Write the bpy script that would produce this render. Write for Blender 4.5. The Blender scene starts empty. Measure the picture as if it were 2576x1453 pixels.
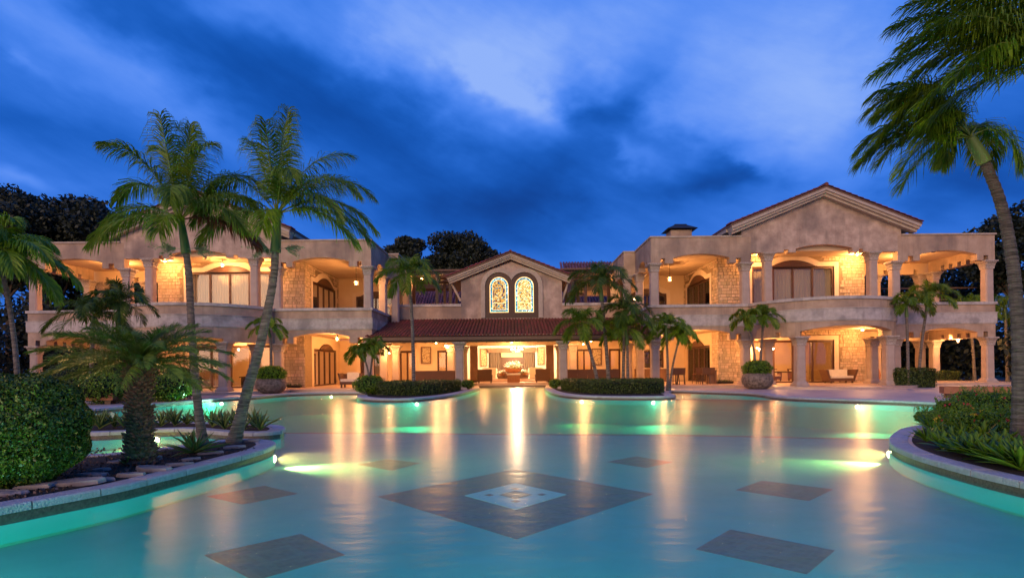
import bpy, math, random
import numpy as np
from mathutils import Vector, Matrix
from mathutils.geometry import tessellate_polygon

random.seed(7)
rng = np.random.default_rng(11)
scene = bpy.context.scene
COL = scene.collection
PI = math.pi

# ------------------------------------------------------------------ camera
F, HX, HY, ROLL, CZ = 1381.0, 1288.0, 920.0, 0.0096, 1.68
cam_d = bpy.data.cameras.new('camera'); cam = bpy.data.objects.new('camera', cam_d); COL.objects.link(cam)
cam.location = (0, 0, CZ)
cam.rotation_euler = (Matrix.Rotation(PI/2, 3, 'X') @ Matrix.Rotation(-math.atan(ROLL), 3, 'Z')).to_euler()
cam_d.sensor_width = 36; cam_d.lens = F/2576*36; cam_d.shift_y = (HY-726.5)/2576
cam_d.clip_start = 0.1; cam_d.clip_end = 2000
scene.camera = cam
scene.view_settings.view_transform = 'Standard'; scene.view_settings.look = 'None'
scene.view_settings.exposure = 0; scene.view_settings.gamma = 1
scene.view_settings.use_curve_mapping = False
scene.render.engine = 'CYCLES'
cy = scene.cycles
cy.use_denoising = True; cy.max_bounces = 7; cy.diffuse_bounces = 4; cy.glossy_bounces = 4
cy.transparent_max_bounces = 16; cy.transmission_bounces = 4; cy.volume_bounces = 0
cy.caustics_reflective = False; cy.caustics_refractive = False
cy.sample_clamp_indirect = 4; cy.use_light_tree = True

def AT(px, py, Y):
    "photograph point (2576 wide) seen at depth Y -> metres"
    u, v = px-HX, py-HY
    return Vector(((u-v*ROLL)*Y/F, Y, CZ-(v+u*ROLL)*Y/F))
def GR(px, py, z=0.15):
    u, v = px-HX, py-HY
    Y = (CZ-z)*F/(v+u*ROLL)
    return Vector(((u-v*ROLL)*Y/F, Y, z))

# ------------------------------------------------------------------ sky + sun
SUN_EL, SUN_AZ = math.radians(7), math.radians(205)   # afterglow from behind the camera
world = bpy.data.worlds.new("World"); scene.world = world; world.use_nodes = True
def build_sky():
    nt = world.node_tree; N = nt.nodes; L = nt.links; N.clear()
    def mth(op, a, b=None, c=None):
        n = N.new('ShaderNodeMath'); n.operation = op
        for i, v in enumerate((a, b, c)):
            if v is None: continue
            if isinstance(v, (int, float)): n.inputs[i].default_value = v
            else: L.new(v, n.inputs[i])
        return n.outputs[0]
    tc = N.new('ShaderNodeTexCoord'); sep = N.new('ShaderNodeSeparateXYZ'); L.new(tc.outputs['Generated'], sep.inputs[0])
    X, Y, Z = sep.outputs
    az = mth('ARCTAN2', X, Y); el = mth('ARCSINE', Z)
    az = mth('MULTIPLY', az, 57.2958); el = mth('MULTIPLY', el, 57.2958)
    # soft warp
    def noise(scale, sx, sz, detail=5, rough=.55, off=0, rot=0):
        cmb = N.new('ShaderNodeCombineXYZ'); L.new(az, cmb.inputs[0]); L.new(el, cmb.inputs[1]); cmb.inputs[2].default_value = off
        mp = N.new('ShaderNodeMapping'); mp.inputs['Rotation'].default_value = (0, 0, math.radians(rot)); L.new(cmb.outputs[0], mp.inputs[0])
        mp2 = N.new('ShaderNodeMapping'); mp2.inputs['Scale'].default_value = (sx, sz, 1); L.new(mp.outputs[0], mp2.inputs[0])
        n = N.new('ShaderNodeTexNoise'); n.inputs['Scale'].default_value = scale
        n.inputs['Detail'].default_value = detail; n.inputs['Roughness'].default_value = rough
        L.new(mp2.outputs[0], n.inputs['Vector']); return n.outputs['Fac']
    w1 = noise(.055, 1, 1.6, 4, .6, 3); w2 = noise(.055, 1, 1.6, 4, .6, 17)
    w3 = noise(.22, 1, 1.5, 4, .6, 5)
    azw = mth('ADD', az, mth('MULTIPLY', mth('SUBTRACT', w1, .5), 16))
    azw = mth('ADD', azw, mth('MULTIPLY', mth('SUBTRACT', w3, .5), 6))
    elw = mth('ADD', el, mth('MULTIPLY', mth('SUBTRACT', w2, .5), 9))
    # blobs: px, py, half length, half width (px), tilt (deg, + = rising to the right in the picture), weight
    B = [(1150, 60, 420, 150, -18, .36), (1290, 250, 230, 50, -30, .42), (1180, 180, 150, 80, -20, .16), (1000, 90, 75, 70, 0, .25),
         (1340, 170, 240, 130, 0, .30), (1850, 200, 440, 260, -20, .29), (1700, 60, 500, 130, 0, .26), (2120, 330, 150, 280, 15, .30), (1960, 340, 190, 140, -30, .28),
         (1750, 310, 150, 60, -30, .16), (1590, 375, 110, 26, -22, .45), (1850, 430, 90, 24, -20, .30), (2200, 120, 380, 160, 0, .15),
         (260, 90, 420, 90, -22, .34), (140, 60, 260, 60, -25, .25), (680, 10, 180, 40, 0, .40), (40, 455, 130, 22, -8, .42), (150, 175, 60, 12, -22, .25),
         (480, 300, 330, 40, -15, .10), (1080, 450, 200, 60, -10, .14), (900, 420, 320, 120, 0, .10),
         (560, 190, 560, 120, -22, -.42), (1000, 330, 420, 105, -28, -.42), (1450, 350, 240, 110, 30, -.46), (1560, 240, 160, 60, 30, -.34),
         (1730, 430, 230, 60, -18, -.46), (1830, 470, 90, 26, -10, -.30), (1250, 500, 620, 70, 0, -.26), (150, 320, 260, 60, -12, -.22), (2420, 470, 260, 110, 0, -.46), (2560, 300, 180, 160, 0, -.12),
         (1250, 590, 600, 40, 0, -.10)]
    tot = None
    for (px, py, a, b, t, w) in B:
        u, v = px-HX, HY-py
        A = math.degrees(math.atan2(u, F)); E = math.degrees(math.atan2(v, math.hypot(u, F)))
        k = 57.3/F*math.cos(math.radians(A))*.92
        a *= k; b *= k; t = math.radians(t)
        dx = mth('SUBTRACT', azw, A); dy = mth('SUBTRACT', elw, E)
        p = mth('MULTIPLY_ADD', dx, math.cos(t)/a, mth('MULTIPLY', dy, math.sin(t)/a))
        q = mth('MULTIPLY_ADD', dx, -math.sin(t)/b, mth('MULTIPLY', dy, math.cos(t)/b))
        r2 = mth('MULTIPLY_ADD', p, p, mth('MULTIPLY', q, q))
        g = mth('MULTIPLY', mth('EXPONENT', mth('MULTIPLY', r2, -.9)), w)
        tot = g if tot is None else mth('ADD', tot, g)
    streak = noise(.35, .28, 1.3, 5, .6, 9, 24); cloud = noise(.10, .7, 1.3, 6, .58, 1, 20); fine = noise(.6, .5, 1.4, 4, .6, 2, 15)
    tot = mth('MULTIPLY', tot, .56)
    tot = mth('ADD', tot, mth('MULTIPLY', mth('SUBTRACT', streak, .5), .15))
    tot = mth('ADD', tot, mth('MULTIPLY', mth('SUBTRACT', cloud, .5), .13))
    tot = mth('ADD', tot, mth('MULTIPLY', mth('SUBTRACT', fine, .5), .07))
    tot = mth('ADD', tot, .515)
    ramp = N.new('ShaderNodeValToRGB'); L.new(tot, ramp.inputs[0])
    cr = ramp.color_ramp; cr.interpolation = 'B_SPLINE'
    stops = [(0, (.0015, .030, .19)), (.22, (.002, .062, .35)), (.42, (.009, .120, .58)), (.62, (.050, .215, .84)), (.82, (.125, .30, .93)), (1.0, (.31, .48, .96))]
    cr.elements[0].position = 0; cr.elements[0].color = (*stops[0][1], 1); cr.elements[1].position = 1; cr.elements[1].color = (*stops[-1][1], 1)
    for p_, c_ in stops[1:-1]:
        e = cr.elements.new(p_); e.color = (*c_, 1)
    sky = N.new('ShaderNodeTexSky'); sky.sky_type = 'NISHITA'; sky.sun_disc = False
    sky.sun_elevation = math.radians(1.5); sky.sun_rotation = SUN_AZ
    b1 = N.new('ShaderNodeBackground'); b1.inputs[1].default_value = .004; L.new(sky.outputs[0], b1.inputs[0])
    b2 = N.new('ShaderNodeBackground'); b2.inputs[1].default_value = 1.0; L.new(ramp.outputs[0], b2.inputs[0])
    ad = N.new('ShaderNodeAddShader'); L.new(b1.outputs[0], ad.inputs[0]); L.new(b2.outputs[0], ad.inputs[1])
    out = N.new('ShaderNodeOutputWorld'); L.new(ad.outputs[0], out.inputs[0])
    world.cycles.sampling_method = 'MANUAL'; world.cycles.sample_map_resolution = 256
build_sky()
sun_d = bpy.data.lights.new('sun', 'SUN'); sun = bpy.data.objects.new('sun', sun_d); COL.objects.link(sun)
sun_d.energy = 3.1; sun_d.color = (1, .64, .34); sun_d.angle = math.radians(50)
sun.rotation_euler = (PI/2-math.radians(10), 0, math.radians(-22))     # low, behind the camera

# ------------------------------------------------------------------ materials
def new_mat(name):
    m = bpy.data.materials.new(name); m.use_nodes = True
    return m, m.node_tree.nodes, m.node_tree.links, m.node_tree.nodes['Principled BSDF']
def mat(name, c1, c2=None, scale=2.0, rough=.8, bump=0, bscale=None, detail=6, spec=.3, c3=None, stretch=None, rnd=0, metal=0, island=0, sss=0, trans=0):
    m, N, L, P = new_mat(name)
    P.inputs['Roughness'].default_value = rough; P.inputs['Specular IOR Level'].default_value = spec; P.inputs['Metallic'].default_value = metal
    tc = N.new('ShaderNodeTexCoord'); src = tc.outputs['Object']
    if stretch:
        mp = N.new('ShaderNodeMapping'); mp.inputs['Scale'].default_value = stretch; L.new(src, mp.inputs[0]); src = mp.outputs[0]
    col = None
    if c2 is not None:
        nz = N.new('ShaderNodeTexNoise'); nz.inputs['Scale'].default_value = scale; nz.inputs['Detail'].default_value = detail; nz.inputs['Roughness'].default_value = .6
        L.new(src, nz.inputs['Vector'])
        r = N.new('ShaderNodeValToRGB'); r.color_ramp.elements[0].position = .32; r.color_ramp.elements[1].position = .68
        r.color_ramp.elements[0].color = (*c1, 1); r.color_ramp.elements[1].color = (*c2, 1)
        L.new(nz.outputs['Fac'], r.inputs[0]); col = r.outputs[0]
        if c3 is not None:
            n2 = N.new('ShaderNodeTexNoise'); n2.inputs['Scale'].default_value = scale*.23; n2.inputs['Detail'].default_value = 5; L.new(src, n2.inputs['Vector'])
            r2 = N.new('ShaderNodeValToRGB'); r2.color_ramp.elements[0].position = .5; r2.color_ramp.elements[1].position = .66; L.new(n2.outputs['Fac'], r2.inputs[0])
            mx = N.new('ShaderNodeMixRGB'); L.new(r2.outputs[0], mx.inputs[0]); L.new(col, mx.inputs[1]); mx.inputs[2].default_value = (*c3, 1); col = mx.outputs[0]
    if rnd or island:
        if col is None:
            rg = N.new('ShaderNodeRGB'); rg.outputs[0].default_value = (*c1, 1); col = rg.outputs[0]
        hs = N.new('ShaderNodeHueSaturation'); L.new(col, hs.inputs['Color'])
        if island:
            g = N.new('ShaderNodeNewGeometry'); rr = g.outputs['Random Per Island']; amt = island
        else:
            g = N.new('ShaderNodeObjectInfo'); rr = g.outputs['Random']; amt = rnd
        mr = N.new('ShaderNodeMapRange'); mr.inputs[3].default_value = 1-amt; mr.inputs[4].default_value = 1+amt; L.new(rr, mr.inputs[0]); L.new(mr.outputs[0], hs.inputs['Value'])
        mr2 = N.new('ShaderNodeMapRange'); mr2.inputs[3].default_value = .5+amt*.05; mr2.inputs[4].default_value = .5-amt*.05; L.new(rr, mr2.inputs[0]); L.new(mr2.outputs[0], hs.inputs['Hue'])
        col = hs.outputs[0]
    if col is None: P.inputs['Base Color'].default_value = (*c1, 1)
    else: L.new(col, P.inputs['Base Color'])
    if bump:
        b = N.new('ShaderNodeTexNoise'); b.inputs['Scale'].default_value = bscale or scale*3; b.inputs['Detail'].default_value = 5; L.new(src, b.inputs['Vector'])
        bp = N.new('ShaderNodeBump'); bp.inputs['Strength'].default_value = min(1, bump); bp.inputs['Distance'].default_value = .03*max(1, bump)
        L.new(b.outputs['Fac'], bp.inputs['Height']); L.new(bp.outputs[0], P.inputs['Normal'])
    if trans:
        tr = N.new('ShaderNodeBsdfTranslucent'); 
        if col is None: tr.inputs[0].default_value = (*c1, 1)
        else: L.new(col, tr.inputs[0])
        ms = N.new('ShaderNodeMixShader'); ms.inputs[0].default_value = trans
        L.new(P.outputs[0], ms.inputs[1]); L.new(tr.outputs[0], ms.inputs[2]); L.new(ms.outputs[0], N['Material Output'].inputs[0])
    return m
def add_streaks(m, amt=.45, dark=(.16, .125, .10)):
    "rain streaks and damp blotches on walls"
    N, L, P = m.node_tree.nodes, m.node_tree.links, m.node_tree.nodes['Principled BSDF']; src = P.inputs['Base Color'].links[0].from_socket
    tc = N.new('ShaderNodeTexCoord'); mp = N.new('ShaderNodeMapping'); mp.inputs['Scale'].default_value = (2.6, 2.6, .22); L.new(tc.outputs['Object'], mp.inputs[0])
    n = N.new('ShaderNodeTexNoise'); n.inputs['Scale'].default_value = 1.2; n.inputs['Detail'].default_value = 7; n.inputs['Roughness'].default_value = .7; L.new(mp.outputs[0], n.inputs['Vector'])
    r = N.new('ShaderNodeMapRange'); r.inputs[1].default_value = .50; r.inputs[2].default_value = .72; r.inputs[4].default_value = amt; L.new(n.outputs['Fac'], r.inputs[0])
    x = N.new('ShaderNodeMixRGB'); L.new(r.outputs[0], x.inputs[0]); L.new(src, x.inputs[1]); x.inputs[2].default_value = (*dark, 1); L.new(x.outputs[0], P.inputs['Base Color'])
def emis(name, color, strength):
    m, N, L, P = new_mat(name); P.inputs['Base Color'].default_value = (*color, 1)
    P.inputs['Emission Color'].default_value = (*color, 1); P.inputs['Emission Strength'].default_value = strength
    m.cycles.emission_sampling = 'NONE'
    return m
M = {}
M['stucco'] = mat('stucco', (.35, .24, .16), (.48, .345, .24), 1.8, .9, .35, 14, c3=(.25, .18, .135))
M['stucco_gable'] = mat('stucco_gable', (.31, .22, .165), (.55, .41, .31), 1.7, .9, .35, 14, c3=(.22, .165, .135))
M['plaster'] = mat('plaster', (.60, .44, .27), (.66, .50, .32), 1.0, .9, .1, 20)
M['trim'] = mat('trim_stone', (.40, .35, .30), (.52, .46, .40), 5, .85, .5, 30, c3=(.28, .25, .22))
M['carved'] = mat('carved_stone', (.26, .21, .175), (.56, .47, .39), 16, .85, 1.0, 20)
M['column'] = mat('column_stone', (.36, .27, .215), (.44, .34, .275), 2.5, .85, .2, 20)
M['stone'] = mat('coral_stone', (.44, .32, .20), (.60, .46, .31), 7, .9, .9, 25, rnd=.22)
M['stone_i'] = mat('coral_stone_joined', (.44, .32, .20), (.60, .46, .31), 7, .9, .9, 25, island=.22)
M['mortar'] = mat('mortar', (.22, .155, .09), (.28, .20, .12), 6, .95, .3)
M['surround'] = mat('window_surround', (.62, .48, .34), (.70, .56, .40), 3, .85, .15)
M['wood'] = mat('dark_wood', (.055, .024, .013), (.09, .042, .022), 6, .45, .1, stretch=(6, 6, .7))
M['wood2'] = mat('brown_wood', (.12, .065, .04), (.18, .10, .06), 6, .6, .1, stretch=(6, 6, .7))
M['fascia'] = mat('fascia', (.36, .29, .22), (.46, .37, .29), 3, .8, .1)
M['tile'] = mat('roof_tile', (.11, .030, .020), (.20, .055, .035), 5, .7, .3, island=.3)
M['tile2'] = mat('roof_tile_far', (.11, .05, .07), (.17, .08, .10), 5, .5, .3, island=.3)
M['curtain'] = mat('curtain', (.72, .62, .48), rough=.9, trans=.35)
M['curtain_dark'] = mat('curtain_grey', (.10, .075, .055), rough=.9)
M['floor'] = mat('coral_floor', (.50, .34, .24), (.60, .43, .32), 2.0, .35, .1, 8, spec=.5)
M['deck'] = mat('deck_stone', (.42, .32, .28), (.52, .41, .36), 1.6, .5, .15, 12, spec=.5)
M['coping'] = mat('coping_stone', (.34, .32, .33), (.48, .45, .46), 14, .75, .8, 40, c3=(.40, .36, .34), rnd=.06)
M['band_tile'] = mat('waterline_tile', (.09, .055, .045), (.19, .13, .10), 25, .4, .3, 60)
M['soil'] = mat('soil', (.018, .012, .008), (.05, .035, .025), 14, .95, 1.0, 30)
M['rock'] = mat('flat_rock', (.20, .17, .16), (.36, .31, .29), 5, .9, .9, 14, c3=(.12, .10, .10))
M['grass'] = mat('lawn', (.012, .028, .008), (.02, .045, .012), 3, .95, .5)
M['wicker'] = mat('wicker', (.10, .045, .022), (.16, .075, .038), 40, .7, .7, 60)
M['cushion'] = mat('cushion', (.62, .52, .38), (.70, .60, .46), 8, .95, .3)
M['black'] = mat('black_metal', (.02, .016, .013), rough=.5)
M['pot'] = mat('pot_stone', (.07, .05, .038), (.26, .20, .155), 7, .9, 1.0, 12)
M['terracotta'] = mat('terracotta', (.30, .12, .05), (.38, .17, .08), 8, .8, .3)
M['trunk'] = mat('palm_trunk', (.055, .043, .033), (.26, .22, .18), 5, .9, 1.2, 10, stretch=(.8, .8, 7))
M['trunk_grey'] = mat('palm_trunk_grey', (.035, .030, .026), (.16, .14, .125), 5, .9, 1.2, 10, stretch=(.8, .8, 8))
M['trunk_dark'] = mat('tree_trunk', (.05, .035, .025), (.10, .07, .05), 9, .9, .7)
M['shaft'] = mat('crownshaft', (.075, .13, .035), (.11, .18, .05), 3, .5, stretch=(1, 1, .3))
M['rachis'] = mat('rachis', (.16, .22, .035), rough=.5)
def leafm(n, a, b, t=.45, rough=.45, isl=.35): return mat(n, a, b, 2.0, rough, island=isl, trans=t, spec=.4)
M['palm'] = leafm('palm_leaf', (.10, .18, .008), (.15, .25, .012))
M['palm_lit'] = leafm('palm_leaf_lit', (.12, .24, .008), (.18, .32, .012))  # lit copy of the palm leaf, light on the fronds put into its colour
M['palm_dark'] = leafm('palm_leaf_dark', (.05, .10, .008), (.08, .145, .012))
M['palm_dead'] = leafm('palm_leaf_dead', (.09, .035, .012), (.15, .06, .02))
M['cycadleaf'] = leafm('cycad_leaf', (.10, .16, .02), (.15, .22, .03))
M['bark'] = mat('cycad_bark', (.10, .045, .028), (.24, .13, .08), 12, .9, .7, island=.3)
M['agave'] = mat('agave_leaf', (.06, .10, .025), (.12, .17, .04), 6, .5, rnd=.25, stretch=(1, 4, 4))
M['fern'] = mat('bird_nest_leaf', (.08, .17, .012), (.14, .26, .02), 4, .4, rnd=.25, trans=.25)
M['hedge'] = leafm('hedge_leaf', (.04, .07, .010), (.08, .12, .016), .25, .35, .6)
M['bush'] = leafm('topiary_leaf', (.05, .09, .010), (.12, .18, .02), .25, .28, .8)
M['ixora'] = leafm('ixora_leaf', (.08, .17, .010), (.14, .25, .015), .35, .35, .5)
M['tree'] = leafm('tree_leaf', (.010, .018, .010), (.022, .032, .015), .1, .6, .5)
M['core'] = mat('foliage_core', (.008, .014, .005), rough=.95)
M['twig'] = mat('seed_spray', (.22, .28, .14), (.30, .36, .2), 5, .7, trans=.3)
M['pink'] = mat('pink_flower', (.55, .03, .07), rough=.6); M['yellow'] = mat('yellow_flower', (.6, .42, .03), rough=.6)
M['white_flower'] = mat('orchid', (.75, .68, .60), rough=.6, trans=.2)
M['glow'] = emis('lamp_glow', (1, .66, .30), 80)
M['glow_soft'] = emis('lantern_glass', (1, .72, .40), 9)
M['poollamp'] = emis('pool_lamp_lens', (1, .80, .45), 25)
M['strip'] = emis('teal_wall_glow', (.015, .50, .44), .24)  # teal glow of the pool walls, put into an emitting surface
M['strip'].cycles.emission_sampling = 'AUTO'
def tiled(name, c1, c2, grout, sc):
    m, N, L, P = new_mat(name); tc = N.new('ShaderNodeTexCoord'); b = N.new('ShaderNodeTexBrick'); b.offset = 0; b.inputs['Scale'].default_value = sc; b.inputs['Brick Width'].default_value = .5; b.inputs['Row Height'].default_value = .5
    b.inputs['Color1'].default_value = (*c1, 1); b.inputs['Color2'].default_value = (*c2, 1); b.inputs['Mortar'].default_value = (*grout, 1); b.inputs['Mortar Size'].default_value = .03
    mp = N.new('ShaderNodeMapping'); mp.inputs['Rotation'].default_value = (0, 0, .785); L.new(tc.outputs['Object'], mp.inputs[0]); L.new(mp.outputs[0], b.inputs['Vector'])
    n = N.new('ShaderNodeTexNoise'); n.inputs['Scale'].default_value = 5; n.inputs['Detail'].default_value = 4; L.new(tc.outputs['Object'], n.inputs['Vector'])
    mx = N.new('ShaderNodeMixRGB'); mx.blend_type = 'MULTIPLY'; mx.inputs[0].default_value = .5; L.new(b.outputs[0], mx.inputs[1]); L.new(n.outputs['Color'], mx.inputs[2]); L.new(mx.outputs[0], P.inputs['Base Color']); P.inputs['Roughness'].default_value = .6; return m
M['mosaic'] = tiled('dark_mosaic', (.22, .10, .07), (.32, .17, .12), (.25, .19, .15), 7)
M['mosaic2'] = mat('light_mosaic', (.45, .62, .56), (.55, .70, .64), 12, .6, .2)
M['mosaic3'] = mat('brown_mosaic', (.20, .13, .10), (.26, .18, .14), 20, .6, .2)
M['pool'] = mat('pool_plaster', (.13, .47, .36), (.19, .55, .43), 1.2, .7, .1)
M['picture'] = mat('relief_picture', (.10, .05, .02), (.70, .55, .32), 9, .6, .5)

add_streaks(M['stucco'], .5); add_streaks(M['stucco_gable'], .35); add_streaks(M['trim'], .5, (.22, .19, .16)); add_streaks(M['column'], .3, (.28, .21, .17)); add_streaks(M['deck'], .35, (.33, .25, .22))
def glass():
    m, N, L, P = new_mat('window_glass'); N.remove(P)
    t = N.new('ShaderNodeBsdfTransparent'); g = N.new('ShaderNodeBsdfGlossy'); g.inputs['Roughness'].default_value = .03
    t.inputs[0].default_value = (.9, .9, .88, 1)
    f = N.new('ShaderNodeFresnel'); f.inputs[0].default_value = 1.5
    x = N.new('ShaderNodeMixShader'); L.new(f.outputs[0], x.inputs[0]); L.new(t.outputs[0], x.inputs[1]); L.new(g.outputs[0], x.inputs[2])
    L.new(x.outputs[0], N['Material Output'].inputs[0]); return m
M['glass'] = glass()
def water():
    m, N, L, P = new_mat('pool_water'); N.remove(P)
    tc = N.new('ShaderNodeTexCoord')
    mp = N.new('ShaderNodeMapping'); mp.inputs['Scale'].default_value = (1.0, 2.4, 1); mp.inputs['Rotation'].default_value = (0, 0, .35); L.new(tc.outputs['Object'], mp.inputs[0])
    n1 = N.new('ShaderNodeTexNoise'); n1.inputs['Scale'].default_value = 1.6; n1.inputs['Detail'].default_value = 5; L.new(mp.outputs[0], n1.inputs['Vector'])
    bp = N.new('ShaderNodeBump'); bp.inputs['Strength'].default_value = .35; bp.inputs['Distance'].default_value = .03; n2 = N.new('ShaderNodeTexNoise'); n2.inputs['Scale'].default_value = 9; n2.inputs['Detail'].default_value = 3; L.new(mp.outputs[0], n2.inputs['Vector'])
    mh = N.new('ShaderNodeMath'); mh.operation = 'MULTIPLY_ADD'; L.new(n2.outputs['Fac'], mh.inputs[0]); mh.inputs[1].default_value = .10; L.new(n1.outputs['Fac'], mh.inputs[2]); L.new(mh.outputs[0], bp.inputs['Height'])
    t = N.new('ShaderNodeBsdfTransparent'); g = N.new('ShaderNodeBsdfGlossy'); g.inputs['Roughness'].default_value = .27
    L.new(bp.outputs[0], g.inputs['Normal'])
    f = N.new('ShaderNodeFresnel'); f.inputs[0].default_value = 1.333
    # long exposure averages the ripples: limit the grazing reflectance
    mr = N.new('ShaderNodeMath'); mr.operation = 'MINIMUM'; L.new(f.outputs[0], mr.inputs[0]); mr.inputs[1].default_value = .38
    x = N.new('ShaderNodeMixShader'); L.new(mr.outputs[0], x.inputs[0]); L.new(t.outputs[0], x.inputs[1]); L.new(g.outputs[0], x.inputs[2])
    L.new(x.outputs[0], N['Material Output'].inputs[0])
    v = N.new('ShaderNodeVolumeAbsorption'); v.inputs[0].default_value = (.15, .93, .82, 1); v.inputs[1].default_value = .42
    sc = N.new('ShaderNodeVolumeScatter'); sc.inputs[0].default_value = (.6, .95, .85, 1); sc.inputs[1].default_value = .05
    ad = N.new('ShaderNodeAddShader'); L.new(v.outputs[0], ad.inputs[0]); L.new(sc.outputs[0], ad.inputs[1])
    L.new(ad.outputs[0], N['Material Output'].inputs[1]); return m
M['water'] = water()
def stained(name, border, seed):
    m, N, L, P = new_mat(name); N.remove(P)
    tc = N.new('ShaderNodeTexCoord')
    vo = N.new('ShaderNodeTexVoronoi'); vo.inputs['Scale'].default_value = 12 if border else 13; L.new(tc.outputs['Object'], vo.inputs['Vector'])
    ve = N.new('ShaderNodeTexVoronoi'); ve.feature = 'DISTANCE_TO_EDGE'; ve.inputs['Scale'].default_value = vo.inputs['Scale'].default_value; L.new(tc.outputs['Object'], ve.inputs['Vector'])
    sc = N.new('ShaderNodeSeparateColor'); L.new(vo.outputs['Color'], sc.inputs[0])
    r = N.new('ShaderNodeValToRGB'); r.color_ramp.interpolation = 'CONSTANT'
    if border: cs = [(0, (.01, .12, .16)), (.3, (.02, .22, .24)), (.55, (.03, .16, .36)), (.75, (.10, .42, .50)), (.92, (.6, .8, .8))]
    elif seed == 1: cs = [(0, (.9, .42, .08)), (.18, (1.1, .65, .18)), (.38, (.35, .10, .02)), (.55, (1.4, 1.0, .45)), (.68, (.05, .05, .16)), (.8, (1.2, .6, .12)), (.9, (.08, .4, .45))]
    else: cs = [(0, (1.0, .55, .10)), (.18, (1.6, 1.1, .45)), (.4, (.6, .24, .03)), (.5, (1.8, 1.4, .7)), (.72, (1.6, 1.0, .3)), (.88, (.5, .3, .03)), (.94, (.2, .6, .6))]
    cr = r.color_ramp; cr.elements[0].color = (*cs[0][1], 1); cr.elements[1].position = cs[1][0]; cr.elements[1].color = (*cs[1][1], 1)
    for p_, c_ in cs[2:]:
        e = cr.elements.new(p_); e.color = (*c_, 1)
    L.new(sc.outputs[0], r.inputs[0])
    ld = N.new('ShaderNodeMath'); ld.operation = 'GREATER_THAN'; ld.inputs[1].default_value = .05; L.new(ve.outputs['Distance'], ld.inputs[0])
    mx = N.new('ShaderNodeMixRGB'); mx.inputs[1].default_value = (.06, .02, .01, 1); L.new(ld.outputs[0], mx.inputs[0]); L.new(r.outputs[0], mx.inputs[2])
    e = N.new('ShaderNodeEmission'); e.inputs[1].default_value = 2.6 if border else 1.2; L.new(mx.outputs[0], e.inputs[0]); L.new(e.outputs[0], N['Material Output'].inputs[0])  # panes emit by themselves in place of light from behind
    m.cycles.emission_sampling = 'NONE'; return m
M['sg_border'] = stained('stained_border', True, 0); M['sg_field1'] = stained('stained_field_amber', False, 1); M['sg_field2'] = stained('stained_field_pale', False, 2)
M['sg_gold'] = emis('lit_gold_edge', (1.0, .62, .22), 1.7)  # backlight put into the gold as emission

# ------------------------------------------------------------------ object helpers
def wloc(o):
    v = Vector((0, 0, 0))
    while o is not None: v += o.location; o = o.parent
    return v
def thing(name, label, cat, loc=(0, 0, 0), rz=0, group=None):
    o = bpy.data.objects.new(name, None); COL.objects.link(o); o.location = loc; o.rotation_euler = (0, 0, rz)
    o.empty_display_size = .2; o['label'] = label; o['category'] = cat
    if group: o['group'] = group
    return o
def tag(o, label=None, cat=None, group=None, kind=None):
    for k, v in (('label', label), ('category', cat), ('group', group), ('kind', kind)):
        if v: o[k] = v
    return o
def link(name, me, parent=None, loc=None, kind=None):
    o = bpy.data.objects.new(name, me); COL.objects.link(o)
    if parent is not None: o.parent = parent
    if loc is not None: o.location = loc
    if kind: o['kind'] = kind
    return o
class MB:
    def __init__(s, sx=1): s.v = []; s.f = []; s.sx = sx
    def add(s, vs, fs):
        b = len(s.v); sx = s.sx
        s.v += [(p[0]*sx, p[1], p[2]) for p in vs]; s.f += [tuple(i+b for i in f) for f in fs]
    def box(s, x0, x1, y0, y1, z0, z1):
        s.add([(x0,y0,z0),(x1,y0,z0),(x1,y1,z0),(x0,y1,z0),(x0,y0,z1),(x1,y0,z1),(x1,y1,z1),(x0,y1,z1)],
              [(0,3,2,1),(4,5,6,7),(0,1,5,4),(1,2,6,5),(2,3,7,6),(3,0,4,7)])
    def loft(s, rings, cap=True):
        n = len(rings[0]); vs = [p for r in rings for p in r]; fs = []
        for k in range(len(rings)-1):
            for i in range(n):
                j = (i+1) % n; fs.append((k*n+i, k*n+j, (k+1)*n+j, (k+1)*n+i))
        if cap: fs.append(tuple(reversed(range(n)))); fs.append(tuple(range((len(rings)-1)*n, len(rings)*n)))
        s.add(vs, fs)
    def lathe(s, prof, n=20, c=(0, 0, 0)):
        s.loft([[(c[0]+r*math.cos(2*PI*i/n), c[1]+r*math.sin(2*PI*i/n), c[2]+z) for i in range(n)] for r, z in prof])
    def tube(s, pts, rad, n=8):
        pts = [Vector(p) for p in pts]; rings = []
        if isinstance(rad, (int, float)): rad = [rad]*len(pts)
        for i, p in enumerate(pts):
            t = (pts[min(i+1, len(pts)-1)]-pts[max(i-1, 0)]).normalized()
            a = t.cross(Vector((0, 1, 0)));
            if a.length < .1: a = t.cross(Vector((1, 0, 0)))
            a.normalize(); b = t.cross(a)
            rings.append([tuple(p+(a*math.cos(2*PI*k/n)+b*math.sin(2*PI*k/n))*rad[i]) for k in range(n)])
        s.loft(rings)
    def mesh(s, name, m=None, smooth=False, off=None):
        me = bpy.data.meshes.new(name)
        vs = s.v if off is None else [(a-off[0], b-off[1], c-off[2]) for a, b, c in s.v]
        me.from_pydata(vs, [], s.f); me.update()
        if m: me.materials.append(m)
        if smooth: me.shade_smooth()
        return me
    def build(s, name, m, parent=None, smooth=False, kind=None):
        "vertices given in world metres"
        off = wloc(parent) if parent is not None else None
        return link(name, s.mesh(name, m, smooth, off), parent, kind=kind)
    def local(s, name, m, parent=None, smooth=False, loc=None, kind=None):
        return link(name, s.mesh(name, m, smooth), parent, loc, kind)
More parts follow.
